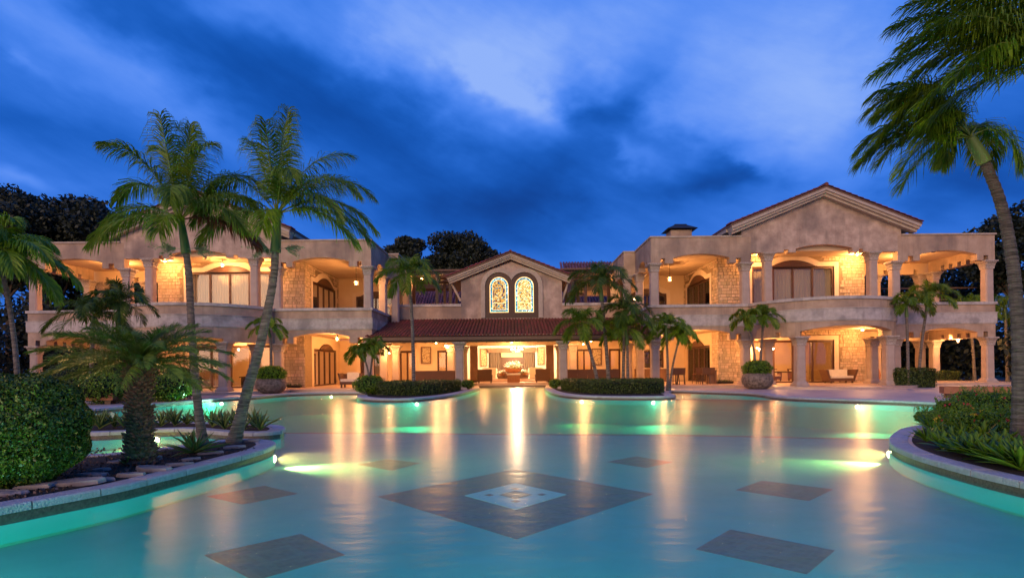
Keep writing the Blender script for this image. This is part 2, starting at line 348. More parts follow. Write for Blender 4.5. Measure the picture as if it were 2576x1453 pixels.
def quadmesh(name, V, m):
    "V: (n,4,3) array -> mesh of loose quads"
    n = len(V); me = bpy.data.meshes.new(name)
    me.vertices.add(n*4); me.vertices.foreach_set('co', np.ascontiguousarray(V, dtype=np.float32).ravel())
    me.loops.add(n*4); me.loops.foreach_set('vertex_index', np.arange(n*4, dtype=np.int32))
    me.polygons.add(n); me.polygons.foreach_set('loop_start', np.arange(0, n*4, 4, dtype=np.int32))
    me.update(calc_edges=True); me.materials.append(m); return me
def leaves(pts, size, nrm=None, jitter=.9, aspect=.5):
    "diamond leaf quads at pts"
    n = len(pts); d = rng.normal(size=(n, 3)); d /= np.linalg.norm(d, axis=1, keepdims=True)
    e = rng.normal(size=(n, 3))
    if nrm is not None:
        nn = nrm + jitter*rng.normal(size=(n, 3)); nn /= np.linalg.norm(nn, axis=1, keepdims=True)
        d = np.cross(nn, e); d /= np.linalg.norm(d, axis=1, keepdims=True); e = np.cross(nn, d)
    else:
        e = np.cross(d, e); e /= np.linalg.norm(e, axis=1, keepdims=True)
    s = size*rng.uniform(.6, 1.25, size=(n, 1))
    return np.stack([pts-d*s, pts+e*s*aspect, pts+d*s, pts-e*s*aspect], axis=1)

def resample(path, step=.35):
    out = [Vector(path[0])]
    for a, b in zip(path, path[1:]):
        a = Vector(a); b = Vector(b); n = max(1, int((b-a).length/step))
        for i in range(1, n+1): out.append(a+(b-a)*i/n)
    return out
def miters(pts):
    ns = []
    for a, b in zip(pts, pts[1:]):
        t = (b-a).normalized(); ns.append(Vector((t.y, -t.x)))       # outward = right of travel
    out = []
    for i in range(len(pts)):
        n1 = ns[max(0, i-1)]; n2 = ns[min(i, len(ns)-1)]
        m = n1+n2; m = m/max(.3, 1+n1.dot(n2)); out.append(m)
    return out
def sweep(mb, path, o0, o1, z0, z1):
    "vertical band along a plan path, from offset o0 (inner) to o1 (outer)"
    pts = [Vector(p) for p in path]; ms = miters(pts); rings = []
    for p, m in zip(pts, ms):
        a = p+m*o0; b = p+m*o1; rings.append([(a.x, a.y, z0), (b.x, b.y, z0), (b.x, b.y, z1), (a.x, a.y, z1)])
    mb.loft(rings)
def arcade(mb, path, thick, ztop, base, feats):
    "wall hanging along path, underside cut by notches and arches; feats in path length: (kind,a,b,...)"
    pts = [Vector(p) for p in path]; ms = miters(pts); cum = [0]
    for a, b in zip(pts, pts[1:]): cum.append(cum[-1]+(b-a).length)
    Ltot = cum[-1]
    def at(s):
        s = min(max(s, 0), Ltot)
        for i in range(len(cum)-1):
            if s <= cum[i+1]+1e-9:
                t = (s-cum[i])/max(1e-9, cum[i+1]-cum[i]); return pts[i].lerp(pts[i+1], t), ms[i].lerp(ms[i+1], t)
        return pts[-1], ms[-1]
    smp = [(c, base) for c in cum]
    for f in feats:
        if f[0] == 'notch':
            _, a, b, t = f; smp = [q for q in smp if not a <= q[0] <= b]; smp += [(a, base), (a+1e-5, t), (b-1e-5, t), (b, base)]
        elif f[0] == 'arch':
            _, a, b, sd, cr = f; smp = [q for q in smp if not a <= q[0] <= b]; smp += [(a, base)]
            n = 16; h = cr-sd; w = (b-a)/2; R = (w*w+h*h)/(2*h)
            for k in range(n+1):
                x = -w+2*w*k/n; z = sd+math.sqrt(max(0, R*R-x*x))-(R-h)
                smp.append((a+1e-5+(b-a-2e-5)*k/n, z))
            smp.append((b, base))
    smp.sort(key=lambda q: q[0]); rings = []
    for s, zb in smp:
        p, m = at(s); a = p-m*thick; rings.append([(a.x, a.y, zb), (p.x, p.y, zb), (p.x, p.y, ztop), (a.x, a.y, ztop)])
    mb.loft(rings)
def wallbox(mb, axis, p0, p1, a0, a1, z0, z1, holes=()):
    "wall slab between p0..p1 across, a0..a1 along, with rectangular holes (a0,a1,z0,z1)"
    A = sorted({a0, a1, *[h[0] for h in holes], *[h[1] for h in holes]}); Z = sorted({z0, z1, *[h[2] for h in holes], *[h[3] for h in holes]})
    for i in range(len(A)-1):
        for j in range(len(Z)-1):
            ca, cz = (A[i]+A[i+1])/2, (Z[j]+Z[j+1])/2
            if any(h[0] < ca < h[1] and h[2] < cz < h[3] for h in holes): continue
            if axis == 'x': mb.box(A[i], A[i+1], p0, p1, Z[j], Z[j+1])
            else: mb.box(p0, p1, A[i], A[i+1], Z[j], Z[j+1])
def polysheet(name, loops, z, m, parent=None, kind='structure'):
    "flat sheet with holes"
    L3 = [[Vector((p[0], p[1], 0)) for p in lp] for lp in loops]
    tris = tessellate_polygon(L3); vs = [(p.x, p.y, z) for lp in L3 for p in lp]
    me = bpy.data.meshes.new(name); me.from_pydata(vs, [], [tuple(t) for t in tris]); me.update(); me.materials.append(m)
    return link(name, me, parent, kind=kind)
LAMPN = [0]
def point(parent, loc, power, col=(1, .45, .145), r=.10, local=True):
    d = bpy.data.lights.new('lamp_light', 'POINT'); d.energy = power*3.3; d.color = col; d.shadow_soft_size = r
    o = bpy.data.objects.new('lamp_light', d); COL.objects.link(o); o.parent = parent; o.location = loc; return o
# ------------------------------------------------------------------ pool, decks, terrain
def smooth(pts, n=3, closed=False):
    "Chaikin"
    for _ in range(n):
        out = [pts[0]]
        for a, b in zip(pts, pts[1:]): out += [a.lerp(b, .25), a.lerp(b, .75)]
        out.append(pts[-1]); pts = out
    return pts
g = lambda L: [GR(x, y).to_2d() for x, y in L]
right_pl = smooth(g([(2700, 1240), (2576, 1211.9), (2510, 1197.6), (2439, 1181), (2368, 1162), (2320, 1148.8), (2273, 1132), (2246, 1118), (2239, 1106), (2246, 1093), (2268, 1078), (2297, 1072), (2360, 1066), (2480, 1062), (2640, 1060)]), 2)
right_edge = smooth([Vector((18.5, 16.6)), Vector((17.0, 19.5))]+g([(2420, 1017), (2378, 1013), (2262, 1007), (2116, 1003), (1949.5, 997), (1911, 988.3), (1824, 984), (1690, 981)]), 2)
hedge_r = smooth(g([(1690, 981), (1678, 987), (1702, 993), (1690, 996.5), (1580, 997), (1468, 995.5), (1417, 991.8), (1384, 984.9), (1371, 975)]), 2)
hedge_l = smooth(g([(1207, 975), (1163, 987), (1120, 994.5), (1069, 999), (1025, 1002.5), (941, 1002.5), (897, 998), (903, 990), (925, 986)]), 2)
left_edge = smooth(g([(925, 986), (850, 986), (787, 987), (715, 989.5), (644, 996), (606, 998), (498, 1004.6), (322, 1020.7), (202, 1031)])+[Vector((-17.5, 18.9)), Vector((-22, 18.4))], 2)
rear_back = smooth([Vector((-22, 15.6)), Vector((-14.5, 15.8))]+g([(205, 1056), (450, 1060), (600, 1064), (676, 1067), (706, 1070), (718, 1076), (705, 1083)]), 2)
rear_front = smooth(g([(705, 1083), (674, 1086.5), (615, 1088.5), (557, 1085.5), (510, 1080.5), (469, 1077), (366, 1079), (320, 1084), (205, 1089)])+[Vector((-13, 13.4)), Vector((-20, 13.5))], 2)
front_back = smooth([Vector((-20, 10.6)), Vector((-10, 10.2))]+g([(220, 1145), (316, 1136), (440, 1123), (557, 1106), (630, 1104), (678, 1107), (691, 1112), (689, 1117)]), 2)
front_front = smooth(g([(689, 1117), (672, 1126.5), (632, 1139), (552, 1160), (473, 1180), (394, 1199), (314, 1218.5), (244, 1232), (122, 1254), (0, 1276), (-60, 1287)])+[Vector((-7.4, 4.8)), Vector((-9, 2.6))], 2)
CH_Y = 44.5
channel = [Vector((2.78, CH_Y)), Vector((-2.78, CH_Y))]
near = [Vector((-9, 2.5)), Vector((11, 2.5))]
pool_loop = near + right_pl + right_edge + hedge_r[1:] + channel + hedge_l + left_edge[1:] + rear_back + rear_front[1:] + front_back + front_front[1:]
def dedupe(p):
    o = []
    for q in p:
        if not o or (q-o[-1]).length > 1e-3: o.append(q)
    return o
pool_loop = dedupe(pool_loop)
BIG = 900
polysheet('ground', [[(-BIG, -BIG), (BIG, -BIG), (BIG, BIG), (-BIG, BIG)], [(-44, -6), (44, -6), (44, 60), (-44, 60)]], .10, M['grass'])
polysheet('pool_deck', [[(-44.2, -6.2), (44.2, -6.2), (44.2, 60), (-44.2, 60)], pool_loop], .145, M['deck'])
# terrain rises behind the house: far dark woodland ground
# water body
wm = MB(); wm.box(-40, 40, -4, 58, -2.2, 0)
w = wm.build('water', M['water']); tag(w, kind='structure')
# pool shell
shelf_edge = [Vector((-40, 17.3)), Vector((-12, 17.0)), Vector((-6.9, 16.8)), Vector((-3.6, 16.5)), Vector((0, 15.9)), Vector((4.4, 15.5)), Vector((9.3, 14.2)), Vector((12, 13.6)), Vector((40, 13.2))]
shelf_edge = smooth(shelf_edge, 2)
SH, DP = -.30, -1.2
root = thing('swimming_pool', 'large free-form turquoise swimming pool with diamond mosaics, filling the foreground', 'swimming pool', (0, 12, 0))
polysheet('shelf_floor', [[(-40, -4), (40, -4)] + [tuple(p) for p in reversed(shelf_edge)]], SH, M['pool'], kind=None).parent = root
root.children[-1].location = (0, -12, 0)
d_ = MB(); d_.box(-40, 40, 12, 58, DP-.1, DP); d_.build('deep_floor', M['pool'], root)
r_ = MB(); sweep(r_, shelf_edge, -.04, .0, DP, SH-.001); r_.build('shelf_riser', M['pool'], root)
r_ = MB(); sweep(r_, shelf_edge, -.02, .16, SH+.003, SH+.012); r_.build('shelf_nosing', M['mosaic3'], root)
wl = MB(); 
for a, b in zip(pool_loop, pool_loop[1:]+pool_loop[:1]):
    if (b-a).length < 1e-3: continue
    wl.add([(a.x, a.y, -1.6), (b.x, b.y, -1.6), (b.x, b.y, -.12), (a.x, a.y, -.12)], [(0, 1, 2, 3)])
wl.build('pool_wall', M['pool'], root)
wt = MB()
sweep(wt, pool_loop+[pool_loop[0]], .002, .012, -.12, .07); wt.build('waterline_tiles', M['band_tile'], root)
# coping stones: short blocks along every edge, each a part
def coping(loop, w=.36, step=.62, proud=.03, z0=.07, z1=.162, parent=root, maxn=300):
    pts = resample(loop, .10); ms = miters(pts); cum = [0]
    for a, b in zip(pts, pts[1:]): cum.append(cum[-1]+(b-a).length)
    s = 0; i = 0; k = 0
    while i < len(pts)-1:
        j = i+1
        while j < len(pts)-1 and cum[j]-cum[i] < step: j += 1
        mb = MB(); rings = []
        for q in range(i, j+1):
            p, m = pts[q], ms[q]; t = (pts[min(q+1, len(pts)-1)]-pts[max(q-1, 0)]).normalized()
            if q == i: p = p+t*.008
            if q == j: p = p-t*.008
            a = p+m*w; b = p-m*proud; b2 = p-m*(proud-.018); zz = z1+((k*37) % 5-2)*.0015
            rings.append([(a.x, a.y, z0), (b.x, b.y, z0), (b.x, b.y, zz-.02), (b2.x, b2.y, zz), (a.x, a.y, zz)])
        mb.loft(rings); mb.build('coping_stone', M['coping'], parent)
        i = j; k += 1
    return k
# pool_loop travels counter-clockwise, so land lies to the right of travel
nc = 0
for seg in (right_pl, front_front, front_back, rear_front, rear_back): nc += coping(dedupe(seg), w=.27)
for seg in (right_edge, hedge_r, hedge_l, left_edge): nc += coping(dedupe(seg), w=.5, step=1.6)
nc += coping([near[1], near[0]][::-1], step=.8)
# mosaics on the shelf floor (photo corners, laid flat a few mm above the plaster)
def dia(name, c, hx, hy, rot, m, z=SH+.004, parent=root):
    cs, sn = math.cos(rot), math.sin(rot)
    P = [(c[0]+a*hx*cs-b*hy*sn, c[1]+a*hx*sn+b*hy*cs, z) for a, b in ((1, 0), (0, 1), (-1, 0), (0, -1))]
    mb = MB(); mb.add(P+[(p[0], p[1], z-.003) for p in P], [(0, 1, 2, 3), (7, 6, 5, 4), (0, 4, 5, 1), (1, 5, 6, 2), (2, 6, 7, 3), (3, 7, 4, 0)]); return mb.build(name, m, parent)
def gz(x, y): return GR(x, y, SH)
ctr = (gz(950, 1247)+gz(1642, 1241)+gz(1296, 1180)+gz(1300, 1358))/4
hx = (gz(1642, 1241)-gz(950, 1247)).length/2; hy = (gz(1296, 1180)-gz(1300, 1358)).length/2
mo = dia('mosaic_diamond', ctr, hx, hy, 0, M['mosaic'])
dia('mosaic_inlay', ctr, hx*.37, hy*.40, 0, M['mosaic2'], SH+.008, mo); dia('mosaic_centre', ctr, hx*.12, hy*.13, 0, M['mosaic3'], SH+.012, mo)
for dx, dy in ((.19, 0), (-.19, 0), (0, .19), (0, -.19)): dia('mosaic_dot', ctr+Vector((dx*hx, dy*hy, 0)), hx*.035, hy*.035, 0, M['mosaic'], SH+.012, mo)
def quad_mosaic(cs):
    P = [gz(*c) for c in cs]; mb = MB(); mb.add([(p.x, p.y, SH+.004) for p in P]+[(p.x, p.y, SH+.001) for p in P], [(0, 1, 2, 3), (7, 6, 5, 4), (0, 4, 5, 1), (1, 5, 6, 2), (2, 6, 7, 3), (3, 7, 4, 0)])
    o = mb.build('mosaic_square', M['mosaic'], root)
    c = sum(P, Vector())/4; Q = [c+(p-c)*.45 for p in P]; R = [c+(p-c)*.30 for p in P]; mb = MB()
    mb.add([(p.x, p.y, SH+.007) for p in Q]+[(p.x, p.y, SH+.007) for p in R], [(i, (i+1) % 4, 4+(i+1) % 4, 4+i) for i in range(4)]); mb.build('mosaic_line', M['mosaic3'], o)
for cs in ([(898, 1168), (975, 1154), (1057, 1164), (985, 1183)], [(1528, 1161), (1600, 1147), (1692, 1162), (1625, 1176)],
           [(520, 1248), (665, 1221), (750, 1241), (610, 1268)], [(1850, 1232), (1916, 1208), (2096, 1230), (2035, 1259)],
           [(513, 1396), (757, 1342), (868, 1395), (640, 1460)], [(1750, 1381), (1837, 1331), (2100, 1384), (2030, 1444)]): quad_mosaic(cs)
# wading shelf rim at the right hedge island
sr = MB(); sweep(sr, g([(1699, 996.5), (1949, 998.5)]), -.08, .08, -.5, .018); sr.build('spa_rim', M['band_tile'], root)
sf = MB(); P = g([(1690, 982), (1702, 996), (1948, 997.5), (1911, 989)]); sf.add([(p.x, p.y, -.22) for p in P], [(0, 1, 2, 3)]); sf.build('spa_floor', M['pool'], root)

def soil(name, loop):
    lp = dedupe(loop); o = polysheet(name, [lp], .152, M['soil']); return o
def inset(seg, w=.34):
    pts = seg; ms = miters(pts); return [p+m*w for p, m in zip(pts, ms)]
soil('planter_soil', inset(dedupe(right_pl[3:-2]))+[Vector((22, 13)), Vector((22, 6))])
soil('planter_soil', inset(dedupe(front_back[2:]))+inset(dedupe(front_front[1:-2])))
soil('planter_soil', inset(dedupe(rear_back))[:-1]+inset(dedupe(rear_front)))
hp = inset(dedupe(hedge_l), .42); soil('planter_soil', hp)
hp = inset(dedupe(hedge_r), .42); soil('planter_soil', hp)
# loose flat rocks in the front planter
def rock(c, rx, ry, h, rz, k):
    n = 11; rr = random.Random(k); rad = [rr.uniform(.78, 1.12) for _ in range(n)]; mb = MB(); rings = []
    for f, zz in ((1.02, 0), (1.0, h*.7), (.93, h), (.5, h*1.04)):
        rings.append([(rx*f*rad[i]*math.cos(2*PI*i/n), ry*f*rad[i]*math.sin(2*PI*i/n), zz+rr.uniform(-.006, .006)*(zz > 0)) for i in range(n)])
    mb.loft(rings); o = mb.local('flat_rock', M['rock']); o.location = c; o.rotation_euler = (rr.uniform(-.06, .06), rr.uniform(-.06, .06), rz); return o
rocks = [(190, 1226, .34, .17, .06, .2, 'largest pale flat rock near the coping below the clipped bush'), (85, 1236, .26, .13, .05, .1, 'dark flat rock between the clipped bush and the long coping'), (15, 1252, .22, .12, .04, .3, 'pale rock slab at the frame edge beside the coping'),
         (250, 1218, .20, .12, .04, .5, 'small grey rock next to the largest pale flat rock'), (335, 1206, .20, .10, .05, .1, 'grey rock between cycad trunk and front coping'), (385, 1192, .30, .13, .06, -.1, 'long smooth rock in front of the cycad trunk'),
         (450, 1179, .20, .11, .04, .4, 'grey rock right of the long smooth rock before the agave'), (255, 1192, .16, .08, .04, .1, 'small rock behind the others near the clipped bush'), (365, 1166, .26, .09, .07, .25, 'pale elongated rock at the foot of the cycad'),
         (300, 1172, .16, .09, .04, .2, 'brown rock left of the cycad foot'), (530, 1150, .22, .12, .04, .3, 'flat rock in front of the big agave'), (590, 1136, .22, .10, .05, .2, 'flat grey rock near the leaning palm foot'), (632, 1119, .20, .09, .05, .1, 'pale square rock at the planter tip'), (480, 1166, .17, .1, .04, .7, 'small stone between agave and coping'), (230, 1205, .24, .11, .04, .0, 'mid grey slab under the clipped bush edge')]
for i, (px, py, rx, ry, h, rz, lb) in enumerate(rocks):
    p = GR(px, py-9, .152); tag(rock(p, rx, ry, h, rz, i), lb, 'rock', 'flat rocks in the front planter')
# small gravel/mulch
pts = []
for _ in range(2600):
    p = GR(rng.uniform(0, 660), rng.uniform(1125, 1262), .16)
    u_ = HX+p.x/p.y*F; yline = 1275-u_*.212-8
    if (CZ-.16)*F/p.y+HY-(u_-HX)*ROLL < yline-4: pts.append(p[:])
gm = leaves(np.array(pts), .028, aspect=.7); o = link('mulch', quadmesh('mulch', gm, mat('mulch', (.05, .03, .02), (.16, .12, .10), 9, .9, island=.5)), kind='stuff'); tag(o, 'dark mulch and leaf litter in the front planter', 'mulch')

# ------------------------------------------------------------------ lamps under water
def pool_light(loc, aim, power, label, col=(1, .44, .14), size=2.5, blend=1.0):
    t = thing('pool_light', label, 'pool light', loc, 0, 'underwater pool lights')
    a = Vector(aim); a.normalize()
    mb = MB(); mb.lathe([(.0, -.02), (.11, -.02), (.12, 0), (.10, .02)], 16); ring = mb.local('housing', M['trim'], t)
    mb = MB(); mb.lathe([(.0, .0), (.085, .015), (.06, .03), (0, .035)], 16); lens = mb.local('lens', M['poollamp'], t)
    q = Vector((0, 0, 1)).rotation_difference(a); ring.rotation_mode = lens.rotation_mode = 'QUATERNION'; ring.rotation_quaternion = q; lens.rotation_quaternion = q
    d = bpy.data.lights.new('lamp_light', 'SPOT'); d.energy = power*4; d.color = col; d.spot_size = size; d.spot_blend = blend; d.shadow_soft_size = .05
    o = bpy.data.objects.new('lamp_light', d); COL.objects.link(o); o.parent = t; o.location = a*.06; o.rotation_mode = 'QUATERNION'; o.rotation_quaternion = Vector((0, 0, -1)).rotation_difference(a)
    return t
def PL(px, py, aim, power, label, z=-.13, off=.0, wall=None, **k):
    p = GR(px, py, z) if wall is None else GR(px, wall); p.z = z; a = Vector((aim[0], aim[1], 0)).normalized(); pool_light(p+a*off, aim, power, label, **k)
TEAL = (.55, 1, .72)  # for lamps added to fill the deep zone with teal
PL(673, 1154, (1, -.12, -.04), 900, 'lit pool light on the wall at the tip of the front planter', off=.12, size=1.3)
PL(2255, 1142, (-1, -.12, -.04), 900, 'lit pool light on the tip wall of the flowering planter', off=.12, size=1.3)
PL(1463, 1003, (-.1, -1, -.3), 260, 'pool light shining below the hedge island with the palm group', off=.15, size=2.6, wall=995.4)
PL(1288, 976.5, (0, -1, -.06), 160, 'pool light under the steps at the head of the channel', off=.1, wall=971.5)
PL(835, 993.5, (0, -1, -.1), 160, 'pool light at the far edge in front of the stone-clad porch with daybed', off=.1, wall=986.3)
PL(1756, 988, (.1, -1, -.1), 90, 'pool light in the small wading spa before the bar stools', off=.0)
PL(400, 1101, (.1, -1, -.18), 330, 'pool light glowing between the two planters behind the cycad', off=.1, size=2.4, wall=1077.5)
PL(1050, 1008, (0, -1, -.3), 220, 'added teal fill light hidden below the hedge island with the single palm', off=.15, size=2.8, col=TEAL, wall=1001)
PL(560, 1007, (.2, -1, -.3), 220, 'added teal fill light on the far wall in front of the curved porch', off=.15, size=2.8, col=TEAL, wall=1001)
PL(2150, 1010, (0, -1, -.3), 200, 'added teal fill light on the far wall before the wicker loveseat porch', off=.15, size=2.8, col=TEAL, wall=1004.3)
PL(1640, 1003, (.1, -1, -.3), 200, 'added teal fill light near the end of the hedge island with palm group', off=.15, size=2.8, col=TEAL, wall=996.8)
for x, y, a, lb in ((-3.4, 7.1, (.5, -1, -.25), 'pool light on the long front planter wall, further from the tip'), (-5.6, 5.4, (.6, -1, -.25), 'pool light on the long front planter wall near the frame edge')):
    pass
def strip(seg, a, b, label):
    pts = [p for p in seg[a:b]]; mb = MB(); sweep(mb, pts, -.03, -.012, -.26, -.05); o = mb.build('light_strip', M['strip'], None); tag(o, label, 'added glow band', 'added underwater glow bands')  # glowing band added along the wall to fill the pool with teal
strip(dedupe(front_front), 0, None, 'added teal glow band under the coping of the long front planter'); strip(dedupe(right_pl), 0, None, 'added teal glow band under the coping of the flowering planter')
strip(dedupe(hedge_l), 0, None, 'added teal glow band round the island with the single palm'); strip(dedupe(hedge_r), 0, None, 'added teal glow band round the island with the palm group')
strip(dedupe(left_edge), 2, None, 'added teal glow band along the far edge on the palm side'); strip(dedupe(right_edge), 2, -3, 'added teal glow band along the far edge below the curved balcony')
strip(dedupe(rear_front), 0, None, 'added teal glow band in the gap between both planters'); strip(near, 0, None, 'added teal glow band below the near pool edge')
NT = (.30, .92, .78)  # for lamps added out of view to light the near floor teal
for x, lb in ((-6.6, 'added unseen fill light in the near edge, on the planter side'), (-3.2, 'added unseen fill light in the near edge, second from the planter side'), (.2, 'added unseen fill light in the middle of the near edge'), (3.6, 'added unseen fill light in the near edge, second from the flowering side'), (7.4, 'added unseen fill light in the near edge, on the flowering side')):
    pool_light((x, 2.62, -.14), (0, 1, -.35), 150, lb, col=NT, size=2.2)
pool_light((-6.2, 3.9, -.14), (1, .25, -.3), 100, 'added fill light on the front planter wall outside the frame', col=NT, size=2.6)
pool_light((8.2, 6.3, -.14), (-1, -.35, -.3), 110, 'added fill light on the flowering planter wall outside the frame', col=NT, size=2.6)
# lawn lights for planting (small spots, as the lit foliage shows)
# ------------------------------------------------------------------ house
Y0, YF = 36.7, 36.42            # column line, outer face of the walls
ZP, ZCAP, ZB1, ZB2, ZTOP = .30, 3.30, 4.23, 8.38, 10.08
COLM = {}
def oct_ring(h, c, z): return [(h, -h+c, z), (h, h-c, z), (h-c, h, z), (-h+c, h, z), (-h, h-c, z), (-h, -h+c, z), (-h+c, -h, z), (h-c, -h, z)]
def column(x, y, z0, z1, parent, sx=1, base=True):
    key = round(z1-z0, 3), base
    if key not in COLM:
        H = z1-z0; mb = MB(); b = .30 if base else 0
        mb.loft([oct_ring(.275, .07, b), oct_ring(.262, .07, H-.56)]); sh = mb.mesh('column', M['column'])
        mb = MB(); mb.loft([oct_ring(.265, .05, H-.56), oct_ring(.30, .04, H-.53), oct_ring(.30, .04, H-.49), oct_ring(.275, .05, H-.47)])
        # acanthus leaves: rows of curled tongues
        mb.loft([oct_ring(.272, .05, H-.48), oct_ring(.29, .05, H-.34), oct_ring(.34, .06, H-.2), oct_ring(.415, .09, H-.10)])
        for row, (zz, hh, nn, off) in enumerate(((H-.47, .20, 3, 0), (H-.33, .20, 4, .5))):
            for sd in range(4):
                for k in range(nn):
                    u = (k+.5)/nn*2-1; r0 = .285 if row == 0 else .31; r1 = .36 if row == 0 else .44
                    wv = .55/nn*(.9 if row == 0 else 1.0)
                    P = []
                    for t, rr, ww in ((0, r0, 1), (.55, r0+.03, 1.05), (.9, r1, .8), (1.0, r1+.01, .35), (.86, r1+.015, .2)):
                        zc = zz+hh*t; c0 = u*r0*.95
                        P.append(((c0-wv*ww/2), -rr, zc)); P.append(((c0+wv*ww/2), -rr, zc))
                    cs, sn = math.cos(sd*PI/2), math.sin(sd*PI/2)
                    P = [(p[0]*cs-p[1]*sn, p[0]*sn+p[1]*cs, p[2]) for p in P]
                    mb.add(P, [(2*i, 2*i+1, 2*i+3, 2*i+2) for i in range(4)])
        mb.loft([oct_ring(.42, .07, H-.10), oct_ring(.46, .06, H-.07), oct_ring(.46, .06, H)]); cp = mb.mesh('capital', M['carved'])
        bs = None
        if base:
            mb = MB(); mb.loft([oct_ring(.40, .03, 0), oct_ring(.40, .03, .10), oct_ring(.37, .05, .13), oct_ring(.35, .06, .20), oct_ring(.30, .07, .25), oct_ring(.28, .07, .305)]); bs = mb.mesh('column_base', M['column'])
        COLM[key] = (sh, cp, bs)
    sh, cp, bs = COLM[key]
    o = link('column', sh, parent, Vector((x*sx, y, z0))-wloc(parent)); link('capital', cp, o)
    if bs: link('column_base', bs, o)
    return o
_sm = MB(); _sm.add([(-.5, 0, -.5), (.5, 0, -.5), (.5, 0, .5), (-.5, 0, .5), (-.44, -1, -.43), (.44, -1, -.43), (.44, -1, .43), (-.44, -1, .43)], [(4, 5, 6, 7), (0, 1, 5, 4), (1, 2, 6, 5), (2, 3, 7, 6), (3, 0, 4, 7)])
STONE = _sm.mesh('stone', M['stone'])
def stones(parent, regions, limit, seed):
    """cladding: regions = (axis, plane, a0,a1,z0,z1, holes, sx). stones stand proud of the mortar wall"""
    rr = random.Random(seed); L = []
    for axis, plane, a0, a1, z0, z1, holes, sx in regions:
        z = z0; row = 0
        while z < z1-.08:
            h = rr.choice((.16, .19, .22, .26)); h = min(h, z1-z); a = a0-rr.uniform(0, .2)
            while a < a1-.03:
                w_ = rr.uniform(.15, .40); b = min(a+w_, a1); aa = max(a, a0)
                if b > a1-.1: b = a1
                if b-aa > .06:
                    ok = True
                    for h0, h1, g0, g1 in holes:
                        if aa < h1 and b > h0 and z < g1 and z+h > g0: ok = False
                    if ok: L.append((axis, plane, (aa+b)/2, z+h/2, b-aa-.018, h-.018, rr.uniform(.022, .05), sx))
                a = b
            z += h; row += 1
    L.sort(key=lambda q: -(q[4]*q[5]))
    n = 0; mb = MB()
    for (axis, plane, a, z, w_, h, t, sx) in L:
        if n < limit:
            loc = (a*sx, plane, z) if axis == 'x' else (plane*sx, a, z)
            o = link('stone', STONE, parent, Vector(loc)-wloc(parent)); o.scale = (w_, t, h)
            if axis == 'y': o.rotation_euler = (0, 0, -PI/2*sx)
            n += 1
        else:
            f = 1 if axis == 'x' else 0
            V = [(-.5, 0, -.5), (.5, 0, -.5), (.5, 0, .5), (-.5, 0, .5), (-.44, -1, -.43), (.44, -1, -.43), (.44, -1, .43), (-.44, -1, .43)]
            if f: P = [((a+v[0]*w_)*sx, plane+v[1]*t, z+v[2]*h) for v in V]
            else: P = [((plane+v[1]*t)*sx, a+v[0]*w_, z+v[2]*h) for v in V]
            mb.add(P, [(4, 5, 6, 7), (0, 1, 5, 4), (1, 2, 6, 5), (2, 3, 7, 6), (3, 0, 4, 7)])
    if mb.v: mb.build('stone_cladding', M['stone_i'], parent, kind='stuff')
def curtain(parent, a0, a1, y, z0, z1, sx, m, axis='x', folds=9, amp=.035, sweep_=0):
    mb = MB(); n = folds*6; P = []
    for i in range(n+1):
        t = i/n; a = a0+(a1-a0)*t; d = amp*math.sin(t*folds*2*PI)+.3*amp*math.sin(t*folds*4.6*PI)
        for z, f in ((z0, 1.25), (z1, .6)): P.append((a, y+d*f, z) if axis == 'x' else (y+d*f, a, z))
    mb.sx = sx; mb.add(P, [(2*i, 2*i+2, 2*i+3, 2*i+1) for i in range(n)]); return mb.build('curtain', m, parent, smooth=True)
